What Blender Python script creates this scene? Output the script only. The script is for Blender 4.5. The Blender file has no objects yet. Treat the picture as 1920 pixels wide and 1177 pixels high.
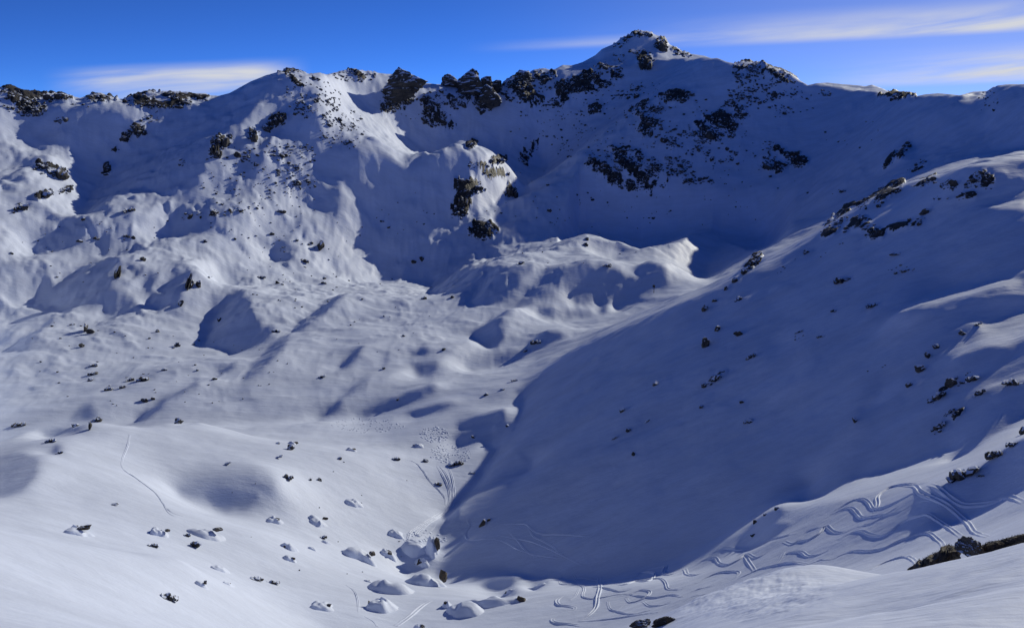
import bpy, bmesh, math, random
import numpy as np

# ------------------------------------------------------------------ camera, sky, sun, exposure
SC = bpy.context.scene
COL = SC.collection
F = 1768.0                      # focal length in pixels of the 1920 px wide photograph
CX, CY = 960.0, 588.5
PITCH = math.radians(11.8)
SUN_EL = math.radians(21.5)
SUN_AZ = math.radians(46.0)     # counter-clockwise from +x (right); +y is away from the camera

cam_data = bpy.data.cameras.new('camera')
cam = bpy.data.objects.new('camera', cam_data)
COL.objects.link(cam)
cam_data.sensor_width = 36.0
cam_data.lens = 36.0 * F / 1920.0
cam_data.clip_start = 0.1
cam_data.clip_end = 20000.0
cam.location = (0, 0, 0)
cam.rotation_euler = (math.pi / 2 - PITCH, 0, 0)
SC.camera = cam

SUN_DIR = np.array([math.cos(SUN_EL) * math.cos(SUN_AZ), math.cos(SUN_EL) * math.sin(SUN_AZ), math.sin(SUN_EL)])
sun_data = bpy.data.lights.new('sun', 'SUN')
sun = bpy.data.objects.new('sun', sun_data)
COL.objects.link(sun)
sun_data.energy = 3.4
sun_data.angle = math.radians(0.53)
sun_data.color = (1.0, 0.945, 0.76)
from mathutils import Vector
sun.rotation_euler = Vector(tuple(-SUN_DIR)).to_track_quat('-Z', 'Y').to_euler()

world = bpy.data.worlds.new('World')
SC.world = world
world.use_nodes = True
WN = world.node_tree
WN.nodes.clear()
def wn(t, **k):
    n = WN.nodes.new(t)
    for a, b in k.items():
        setattr(n, a, b)
    return n
def wl(a, b):
    WN.links.new(a, b)
def wmath(op, a, b=None, clamp=False):
    n = wn('ShaderNodeMath', operation=op, use_clamp=clamp)
    for i, v in enumerate((a, b)):
        if v is None:
            continue
        if isinstance(v, (int, float)):
            n.inputs[i].default_value = v
        else:
            wl(v, n.inputs[i])
    return n.outputs[0]
def wramp(v, lo, hi):
    n = wn('ShaderNodeMapRange', interpolation_type='SMOOTHSTEP')
    wl(v, n.inputs['Value'])
    n.inputs['From Min'].default_value = lo
    n.inputs['From Max'].default_value = hi
    return n.outputs['Result']
sky = wn('ShaderNodeTexSky', sky_type='NISHITA')
sky.sun_disc = False
sky.sun_elevation = SUN_EL
sky.sun_rotation = math.pi / 2 - SUN_AZ
sky.altitude = 5000.0
sky.air_density = 0.44
sky.dust_density = 0.0
sky.ozone_density = 10.0
SKY_STRENGTH = 0.140
# thin cirrus: streaks laid out by direction (azimuth to the right of the view axis, elevation), both in radians
tc = wn('ShaderNodeTexCoord')
sep = wn('ShaderNodeSeparateXYZ')
wl(tc.outputs['Generated'], sep.inputs[0])
az = wmath('ARCTAN2', sep.outputs[0], sep.outputs[1])
el = wmath('ARCSINE', sep.outputs[2])
comb = wn('ShaderNodeCombineXYZ')
wl(wmath('MULTIPLY', az, 3.0), comb.inputs[0])
wl(wmath('MULTIPLY', wmath('ADD', el, wmath('MULTIPLY', az, -0.07)), 26.0), comb.inputs[1])
nz = wn('ShaderNodeTexNoise')
nz.inputs['Scale'].default_value = 1.6
nz.inputs['Detail'].default_value = 7.0
nz.inputs['Roughness'].default_value = 0.55
nz.inputs['Distortion'].default_value = 0.35
wl(comb.outputs[0], nz.inputs['Vector'])
def band(az0, az1, azf, e_at0, slope, up, down, amp):
    """a streak of cloud: fades in between az0 and az1, centred on a line of elevation, soft above, sharper below"""
    line = wmath('ADD', wmath('MULTIPLY', az, slope), e_at0)
    d = wmath('SUBTRACT', el, line)
    a = wramp(az, az0, az0 + azf)
    b = wmath('SUBTRACT', 1.0, wramp(az, az1 - azf, az1))
    top = wmath('SUBTRACT', 1.0, wramp(d, 0.0, up))
    bot = wramp(d, -down, 0.0)
    m = wmath('MULTIPLY', wmath('MULTIPLY', a, b), wmath('MULTIPLY', top, bot))
    return wmath('MULTIPLY', m, amp)
CLOUD_BANDS = [
    (0.02, 1.6, 0.42, 0.0690, 0.026, 0.030, 0.008, 1.2),
    (0.26, 1.6, 0.34, 0.0235, 0.030, 0.032, 0.009, 2.6),
    (-0.06, 0.30, 0.14, 0.0690, 0.050, 0.010, 0.006, 0.45),
    (-0.455, -0.20, 0.07, 0.058, 0.065, 0.018, 0.034, 1.7),
]
tot = None
for bnd in CLOUD_BANDS:
    m = band(*bnd)
    tot = m if tot is None else wmath('ADD', tot, m)
veil = wmath('MULTIPLY', wramp(az, -0.1, 0.6), wmath('MULTIPLY', wmath('SUBTRACT', 1.0, wramp(el, 0.02, 0.30)), 0.50))
tot = wmath('MULTIPLY', tot, wramp(nz.outputs['Fac'], 0.22, 0.72))
tot = wmath('ADD', tot, veil)
tot = wmath('MULTIPLY', tot, 0.74, clamp=True)
skymul = wn('ShaderNodeVectorMath', operation='SCALE')
wl(sky.outputs[0], skymul.inputs[0])
skymul.inputs['Scale'].default_value = SKY_STRENGTH
# the photograph's cool white balance
wb = wn('ShaderNodeVectorMath', operation='MULTIPLY')
wl(skymul.outputs[0], wb.inputs[0])
wb.inputs[1].default_value = (0.76, 0.86, 1.0)
mixc = wn('ShaderNodeMix', data_type='RGBA')
wl(tot, mixc.inputs['Factor'])
wl(wb.outputs[0], mixc.inputs['A'])
mixc.inputs['B'].default_value = (0.64, 0.66, 0.72, 1)
bg = wn('ShaderNodeBackground')
wl(mixc.outputs['Result'], bg.inputs['Color'])
bg.inputs['Strength'].default_value = 1.0
wo = wn('ShaderNodeOutputWorld')
wl(bg.outputs[0], wo.inputs[0])

SC.view_settings.view_transform = 'Standard'
SC.view_settings.look = 'None'
SC.view_settings.exposure = 0.0
SC.view_settings.gamma = 1.0
SC.view_settings.use_curve_mapping = False

# ------------------------------------------------------------------ survey helpers
CP, SP = math.cos(PITCH), math.sin(PITCH)
def ray(u, v):
    """azimuth (0 = straight ahead, + right) and tangent of elevation of a sight line"""
    cx = (np.asarray(u, float) - CX) / F
    cy = -(np.asarray(v, float) - CY) / F
    dx, dy, dz = cx, CP + cy * SP, -SP + cy * CP
    return np.arctan2(dx, dy), dz / np.hypot(dx, dy)
def project(x, y, z):
    fwd = np.maximum(y * CP - z * SP, 1e-3)
    return CX + F * x / fwd, CY - F * (y * SP + z * CP) / fwd

def lattice(ix, iy, seed):
    h = (ix.astype(np.int64) * 374761393 + iy.astype(np.int64) * 668265263 + seed * 1442695041) & 0xFFFFFFFF
    h = ((h ^ (h >> 13)) * 1274126177) & 0xFFFFFFFF
    h = h ^ (h >> 16)
    return (h & 0xFFFF).astype(np.float32) / 32767.5 - 1.0
def noise2(x, y, seed=0):
    x0 = np.floor(x); y0 = np.floor(y)
    fx = (x - x0).astype(np.float32); fy = (y - y0).astype(np.float32)
    ix = x0.astype(np.int64); iy = y0.astype(np.int64)
    sx = fx * fx * fx * (fx * (fx * 6 - 15) + 10); sy = fy * fy * fy * (fy * (fy * 6 - 15) + 10)
    a = lattice(ix, iy, seed); b = lattice(ix + 1, iy, seed)
    c = lattice(ix, iy + 1, seed); d = lattice(ix + 1, iy + 1, seed)
    return (a + (b - a) * sx) * (1 - sy) + (c + (d - c) * sx) * sy
def fbm(x, y, wl0, octaves, seed=0, gain=0.5, ridged=False):
    out = np.zeros(np.shape(x), np.float32); amp = 1.0; w = wl0
    for o in range(octaves):
        ca, sa = math.cos(o * 1.3 + 0.4), math.sin(o * 1.3 + 0.4)
        n = noise2((x * ca - y * sa) / w + o * 17.3, (x * sa + y * ca) / w - o * 9.1, seed + o * 7)
        if ridged:
            n = 1 - 2 * np.abs(n)
        out += amp * n; amp *= gain; w *= 0.5
    return out
def sstep(x, a, b):
    t = np.clip((x - a) / (b - a), 0, 1)
    return t * t * (3 - 2 * t)

# ------------------------------------------------------------------ surveyed points of the terrain
# (u, v, distance in metres) or (u, v, -height below the eye); 'G' and 'H' lie on the two planes of the right-hand slope
def plane_r(u, v, c, gx, gy):
    th, t = ray(u, v)
    return c / (t - gx * math.sin(th) - gy * math.cos(th))
PLANES = {'G': (-118.5, 0.50, 0.08), 'H': (-88.5, 0.36, -0.08)}
SKYLINE = [(-700, 190), (-300, 178), (-100, 165), (0, 163), (28, 168), (45, 172), (70, 175), (85, 178), (118, 176), (150, 184), (168, 178), (180, 174), (190, 174), (203, 180),
    (215, 185), (235, 186), (258, 180), (285, 173), (310, 171), (325, 171), (335, 173), (350, 172), (362, 175), (385, 175), (395, 179),
    (410, 180), (430, 175), (470, 153), (500, 141), (530, 133), (545, 131), (560, 135), (580, 139), (600, 136), (612, 140), (640, 133), (671, 131), (701, 136),
    (725, 139), (745, 139), (759, 143), (786, 155), (798, 156), (817, 158), (850, 160), (900, 166), (939, 163), (946, 151), (956, 148), (968, 146), (975, 138),
    (990, 138), (1000, 131), (1019, 128), (1031, 131), (1041, 130), (1055, 122), (1072, 123), (1092, 117), (1116, 104), (1129, 92), (1153, 82),
    (1163, 73), (1184, 65), (1197, 58), (1214, 58), (1230, 66), (1243, 70), (1252, 82), (1269, 90), (1280, 99), (1300, 102), (1321, 105),
    (1334, 110), (1345, 109), (1362, 116), (1382, 120), (1397, 115), (1426, 117), (1443, 127), (1477, 136), (1498, 150), (1515, 160), (1532, 156),
    (1552, 155), (1579, 158), (1606, 160), (1623, 162), (1635, 159), (1657, 167), (1674, 177), (1684, 175), (1712, 182), (1735, 177), (1759, 175),
    (1783, 177), (1800, 179), (1824, 172), (1851, 171), (1865, 161), (1892, 158), (1920, 158), (2100, 150), (2500, 120), (3200, 120)]
SKY_R = [(-700, 800), (-300, 850), (0, 880), (200, 880), (400, 890), (540, 850), (640, 960), (750, 1000), (880, 1040), (1000, 1100), (1200, 1200), (1400, 1220),
    (1515, 1190), (1700, 1120), (1760, 1060), (1810, 960), (1900, 800), (2100, 680), (2500, 600), (3200, 600)]
SU, SV = np.array(SKYLINE, float).T
SRU, SRR = np.array(SKY_R, float).T
def sky_r(u):
    return np.interp(u, SRU, SRR)

PTS = [
    # the slope under the camera and its two lips
    (1180, 1190, 20), (1290, 1130, 22), (1400, 1085, 24), (1500, 1060, 25), (1560, 1062, 25), (1640, 1090, 23), (1690, 1100, 20), (1760, 1085, 19),
    (1850, 1062, 19), (1920, 1030, 19), (2100, 970, 19), (2500, 900, 19), (1300, 1177, 15), (1500, 1150, 12), (1700, 1150, 11), (1900, 1100, 10), (1500, 1110, 17),
    (1200, 1260, 30), (1350, 1190, 33), (1500, 1140, 35), (1700, 1170, 30), (1920, 1100, 30), (2300, 1000, 30), (1200, 1240, 60), (1500, 1170, 60), (1750, 1150, 60), (1920, 1080, 60), (2300, 900, 60),
    (1200, 1200, 110), (1500, 1115, 100), (1700, 1085, 88), (1920, 1015, 88), (2300, 800, 115),
    (0, 1330, 35), (300, 1330, 40), (600, 1330, 45), (900, 1330, 50), (-400, 1300, 35), (900, 1270, 110), (700, 1340, 20), (900, 1330, 15), (1050, 1290, 17), (1100, 1260, 24), (1000, 1300, 35), (300, 1360, 15), (0, 1360, 15), (1080, 1260, 60), (1000, 1250, 115),
    (0, 1177, 80), (300, 1177, 100), (450, 1177, 120), (600, 1177, 145), (0, 1080, 105), (150, 1100, 110), (300, 1110, 120),
    (0, 992, 135), (112, 1012, 138), (252, 1037, 142), (340, 1050, 143), (400, 1085, 146), (-300, 960, 130),
    (0, 998, 150), (150, 1020, 152), (0, 960, 168), (150, 965, 175), (300, 985, 178),
    # bench and moraine left of the valley
    (0, 925, 185), (150, 930, 192), (250, 920, 200), (100, 880, 213), (300, 900, 215), (420, 945, 212), (450, 870, 237), (300, 850, 243), (520, 900, 225),
    (0, 838, 250), (80, 830, 255), (150, 806, 262), (200, 799, 266), (250, 798, 269), (330, 806, 274), (400, 806, 280), (440, 815, 283), (520, 826, 284), (-200, 830, 250),
    (250, 812, 292), (150, 818, 288), (0, 848, 280), (360, 812, 295),
    (250, 790, 308), (100, 800, 308), (0, 795, 310), (400, 788, 310), (600, 772, 318),
    # valley floor and creek
    (800, 1177, -86), (950, 1177, -84), (1100, 1177, -80), (650, 1150, -84), (700, 1080, -91), (800, 1080, -91), (950, 1100, -87), (1040, 1085, -88), (900, 1050, -93), (600, 1000, -93), (500, 1080, -82), (480, 1000, -83),
    (850, 1000, -98), (700, 950, -97), (600, 920, -92), (835, 900, -100), (760, 850, -98), (640, 850, -92), (840, 830, -101), (700, 800, -102), (600, 778, -102), (800, 780, -100),
    (680, 745, -104), (760, 690, -104), (850, 650, -104), (890, 600, -104), (900, 540, -103), (900, 730, -99), (950, 680, -96), (1000, 600, -99), (1100, 575, -99), (1150, 560, -99), (1000, 520, -99), (1250, 500, -99),
    # hummocks and bowl under the peak
    (1100, 448, 720), (1330, 435, 745), (1000, 472, 690), (1200, 470, 705), (1250, 440, 735), (1200, 415, 850), (1400, 390, 900), (1500, 370, 920), (1600, 335, 880), (1000, 430, 800), (850, 450, 720), (750, 480, 650), (1480, 420, 780),
    # face of the peak
    (1200, 330, 980), (1000, 330, 940), (1400, 300, 1030), (1200, 200, 1100), (1000, 220, 1040), (1400, 200, 1120), (1550, 250, 1060), (1650, 260, 960), (850, 220, 990), (1300, 250, 1060), (1100, 270, 1030),
    (1200, 100, 1180), (1300, 140, 1170), (1720, 240, 800), (1640, 320, 720), (1850, 220, 720), (1920, 250, 600),
    # left hillside
    (0, 740, 340), (300, 740, 345), (500, 735, 345), (100, 650, 390), (300, 650, 410), (500, 650, 415), (700, 650, 428), (100, 550, 465), (300, 550, 490), (500, 550, 510), (700, 560, 520),
    (100, 450, 560), (300, 450, 590), (500, 450, 610), (650, 450, 640), (0, 380, 600), (100, 330, 640), (150, 290, 680), (200, 320, 690), (300, 380, 680), (300, 340, 750), (400, 385, 690), (500, 380, 690), (620, 380, 700),
    (-300, 700, 350), (-300, 500, 500), (-300, 350, 620), (-600, 600, 400), (-600, 350, 600),
    (300, 250, 810), (450, 250, 790), (150, 230, 790), (50, 240, 760), (210, 290, 760), (0, 290, 690),
    # spur left of centre and its knob
    (560, 180, 815), (600, 230, 775), (640, 290, 735), (700, 220, 860), (740, 300, 790), (700, 340, 730), (520, 220, 790), (480, 280, 745), (420, 330, 725),
    (870, 258, 800), (940, 258, 808), (1000, 260, 815), (820, 292, 770), (900, 330, 750), (980, 330, 772), (900, 400, 712), (960, 420, 720), (1040, 350, 805), (1010, 290, 808), (780, 350, 730), (700, 400, 690),
    (880, 285, 880), (960, 295, 880),
    # right-hand slope, its crest, and its continuation out of frame
    (1060, 1040, 'G'), (1200, 1000, 'G'), (1300, 940, 'G'), (1500, 850, 'G'), (1400, 850, 'G'), (1700, 760, 'G'), (1920, 690, 'G'), (1600, 680, 'G'), (1400, 720, 'G'), (1200, 800, 'G'), (1100, 860, 'G'),
    (1000, 930, 'G'), (1050, 760, 'G'), (1200, 680, 'G'), (1350, 600, 'G'), (1500, 560, 'G'), (1700, 560, 'G'), (1920, 500, 'G'), (1700, 450, 'G'), (1850, 400, 'G'), (1600, 450, 'G'),
    (1920, 285, 'G'), (1830, 308, 'G'), (1750, 330, 'G'), (1690, 345, 'G'), (1620, 378, 'G'), (1540, 430, 'G'), (1430, 490, 'G'), (1370, 515, 'G'), (1300, 545, 362), (1240, 553, 372), (1180, 585, 380), (1100, 622, 390), (1040, 650, 392),
    (1920, 360, 400), (1750, 400, 430), (1620, 440, 430), (1540, 480, 440), (1400, 545, 440), (1250, 585, 450), (1100, 648, 440), (1650, 400, 560), (1500, 460, 600),
    (1200, 1125, 146), (1200, 1090, 156), (1300, 1100, 143), (1300, 1065, 162), (1400, 1060, 145), (1400, 1010, 160), (1500, 1030, 140), (1500, 970, 158), (1600, 1020, 132), (1600, 930, 158), (1700, 1030, 118), (1700, 930, 146), (1700, 885, 162),
    (1800, 980, 120), (1800, 900, 142), (1800, 850, 160), (1900, 960, 115), (1900, 880, 136), (1900, 800, 162), (2050, 850, 130),
]
# ground to the right of the frame, in metres: the crest of the right-hand slope sinks here, so the sun reaches the run below
OFF_FRAME = [(143, 224, -48), (170, 205, -52), (200, 262, -38), (150, 172, -60), (250, 300, -36), (198, 300, -20), (260, 260, -42), (320, 200, -50), (190, 345, -14), (300, 420, -20), (110, 110, -52), (200, 120, -55), (130, 60, -36), (420, 420, -30), (230, 380, -22)]
cth, clr, ct = [], [], []
def ctl(th, r, t):
    cth.append(float(th)); clr.append(math.log(float(r))); ct.append(float(t))
for (u, v, q) in PTS:
    th, t = ray(u, v)
    if isinstance(q, str):
        r = plane_r(u, v, *PLANES[q])
    elif q < 0:
        r = q / t
    else:
        r = q
    ctl(th, r, t)
for u in list(range(-700, 2600, 50)) + [2800, 3200]:
    v = float(np.interp(u, SU, SV)); r = float(sky_r(u))
    th, t = ray(u, v)
    ctl(th, r, t - 0.004)
    if u % 100 == 0:
        ctl(th, r * 1.16, t - 0.075)
        ctl(th, r * 1.6, t - 0.12)
for deg in range(-75, 76, 15):
    th = math.radians(deg)
    ctl(th, 2.0, -0.95 - 0.1 * (deg < 10)); ctl(th, 3.2, -0.74 - 0.14 * (deg < 10)); ctl(th, 6.0, -0.60 - 0.16 * (deg < 10)); ctl(th, 3500, -0.08); ctl(th, 2300, -0.10)
for deg in (-75, -62, -50):
    th = math.radians(deg)
    for r, t in ((20, -0.5), (60, -0.48), (150, -0.36), (300, -0.20), (600, -0.05)):
        ctl(th, r, t)
for deg in (55, 65, 75):
    th = math.radians(deg)
    for r, t in ((20, -0.42), (60, -0.36), (150, -0.27), (300, -0.14), (600, -0.02)):
        ctl(th, r, t)
for (x, y, z) in OFF_FRAME:
    q = math.hypot(x, y); ctl(math.atan2(x, y), q, z / q)
P = np.stack([np.array(cth), np.array(clr)], 1)
V = np.array(ct)
def kern(d2):
    return 0.5 * d2 * np.log(np.maximum(d2, 1e-12))
n = len(V)
d2 = ((P[:, None] - P[None]) ** 2).sum(-1)
A = np.zeros((n + 3, n + 3))
A[:n, :n] = kern(d2) + np.eye(n) * 2e-4
A[:n, n] = 1; A[:n, n + 1:] = P
A[n, :n] = 1; A[n + 1:, :n] = P.T
sol = np.linalg.solve(A, np.concatenate([V, np.zeros(3)]))

BTH = np.radians(np.arange(-76, 76.01, 0.5)); BLR = np.arange(math.log(1.9), math.log(3600), 0.02)
gt, gl = np.meshgrid(BTH, BLR, indexing='ij')
base_t = sol[n] + sol[n + 1] * gt + sol[n + 2] * gl
for i in range(n):
    base_t += sol[i] * kern((gt - P[i, 0]) ** 2 + (gl - P[i, 1]) ** 2)

def crom(f):
    f2 = f * f; f3 = f2 * f
    return (-0.5 * f + f2 - 0.5 * f3, 1 - 2.5 * f2 + 1.5 * f3, 0.5 * f + 2 * f2 - 1.5 * f3, -0.5 * f2 + 0.5 * f3)
def interp_sep(G, x0, dx, y0, dy, X, Y):
    """cubic interpolation of the regular table G at the product grid X x Y (clamped)"""
    def wmat(c0, d, m, Q):
        p = np.clip((Q - c0) / d, 0, m - 1.0001)
        i = np.floor(p).astype(int); f = p - i
        w = crom(f)
        return [np.clip(i + k - 1, 0, m - 1) for k in range(4)], w
    ix, wx = wmat(x0, dx, G.shape[0], X)
    iy, wy = wmat(y0, dy, G.shape[1], Y)
    H = sum(G[ix[k]] * wx[k][:, None] for k in range(4))
    return sum(H[:, iy[k]] * wy[k][None, :] for k in range(4))
def base_on(TH, LR):
    T = interp_sep(base_t, BTH[0], BTH[1] - BTH[0], BLR[0], BLR[1] - BLR[0], TH, LR)
    return T if LR[-1] < 5 else fix_skyline(TH, LR, T)
def fix_skyline(TH, LR, T):
    # sharpen the skyline: lift or lower the crest so that its highest sight line is the surveyed one
    us = CX + F * np.tan(np.clip(TH, -1.2, 1.2)) / CP          # first guess of the pixel column of an azimuth
    for _ in range(4):
        vs = np.interp(us, SU, SV)
        th2, _t = ray(us, vs)
        us = us + (TH - th2) * F
    vs = np.interp(us, SU, SV)
    _, tsky = ray(us, vs)
    rs = np.log(sky_r(us))
    def smooth(a, deg):
        tu = np.arange(TH[0], TH[-1] + 1e-6, math.radians(0.05)); m_ = int(deg / 0.05)
        kk = np.exp(-np.linspace(-2.2, 2.2, 2 * m_ + 1) ** 2); kk /= kk.sum()
        return np.interp(TH, tu, np.convolve(np.pad(np.interp(tu, TH, a), m_, mode='edge'), kk, 'valid'))
    inb = np.abs(LR[None, :] - rs[:, None]) < 0.11
    lrc = smooth(LR[np.argmax(np.where(inb, T, -9), 1)], 1.5)
    cur = np.where(np.abs(LR[None, :] - lrc[:, None]) < 0.012, T, -9).max(1)
    d = (LR[None, :] - lrc[:, None])
    fade = sstep(np.abs(TH), math.radians(60), math.radians(42))
    dl = (tsky - cur) * fade
    low = smooth(dl, 0.8)
    hi = dl - low
    wide = np.where(d < 0, np.exp(-(d / 0.10) ** 2), np.exp(-(d / 0.10) ** 2))
    tight = np.where(d < 0, np.exp(-(d / 0.010) ** 2), np.exp(-(d / 0.03) ** 2))
    T = T + low[:, None] * wide + hi[:, None] * tight
    # nothing in the far ground stands above the skyline
    over = np.maximum(T - tsky[:, None], 0) * (LR[None, :] > rs[:, None] - 0.35) * fade[:, None]
    return T - over * sstep(np.abs(d), 0.0, 0.012)

# ------------------------------------------------------------------ small relief: shade put into the shape by bending slopes to or from the sun
# outlines of lit and shaded patches, cast shadows among them, drawn on six overlapping sheets (sheet origin, 1 px of the photograph = 2.942 sheet units)
SHEETS = {'1': (0, 0), '2': (640, 0), '3': (1280, 0), '4': (0, 390), '5': (640, 390), '6': (1280, 390), '7': (0, 777), '8': (640, 777), '9': (1280, 777), 'f': None}
def sheet_pts(s, pts):
    if s == 'f':
        return [(x, y) for x, y in pts]
    ox, oy = SHEETS[s]
    return [(ox + x / 2.942, oy + y / 2.942) for x, y in pts]
MW, MH = 960, 589
def raster(pts):
    p = np.array(pts, float) / 2.0
    x0, y0 = np.floor(p.min(0)).astype(int) - 1; x1, y1 = np.ceil(p.max(0)).astype(int) + 1
    x0 = max(x0, 0); y0 = max(y0, 0); x1 = min(x1, MW); y1 = min(y1, MH)
    if x1 <= x0 or y1 <= y0:
        return None
    X, Y = np.meshgrid(np.arange(x0, x1) + 0.5, np.arange(y0, y1) + 0.5)
    ins = np.zeros(X.shape, bool)
    for (ax, ay), (bx, by) in zip(p, np.roll(p, -1, 0)):
        if ay == by:
            continue
        c = ((ay > Y) != (by > Y)) & (X < (bx - ax) * (Y - ay) / (by - ay) + ax)
        ins ^= c
    return (slice(y0, y1), slice(x0, x1)), ins
def blur(a, r, n=2):
    for _ in range(n):
        for ax in (0, 1):
            pad = [(0, 0), (0, 0)]; pad[ax] = (r + 1, r)
            c = np.cumsum(np.pad(a, pad, mode='edge'), ax)
            m = a.shape[ax]
            hi = [slice(None)] * 2; lo = [slice(None)] * 2
            hi[ax] = slice(2 * r + 1, 2 * r + 1 + m); lo[ax] = slice(0, m)
            a = (c[tuple(hi)] - c[tuple(lo)]) / (2 * r + 1)
    return a

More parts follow.
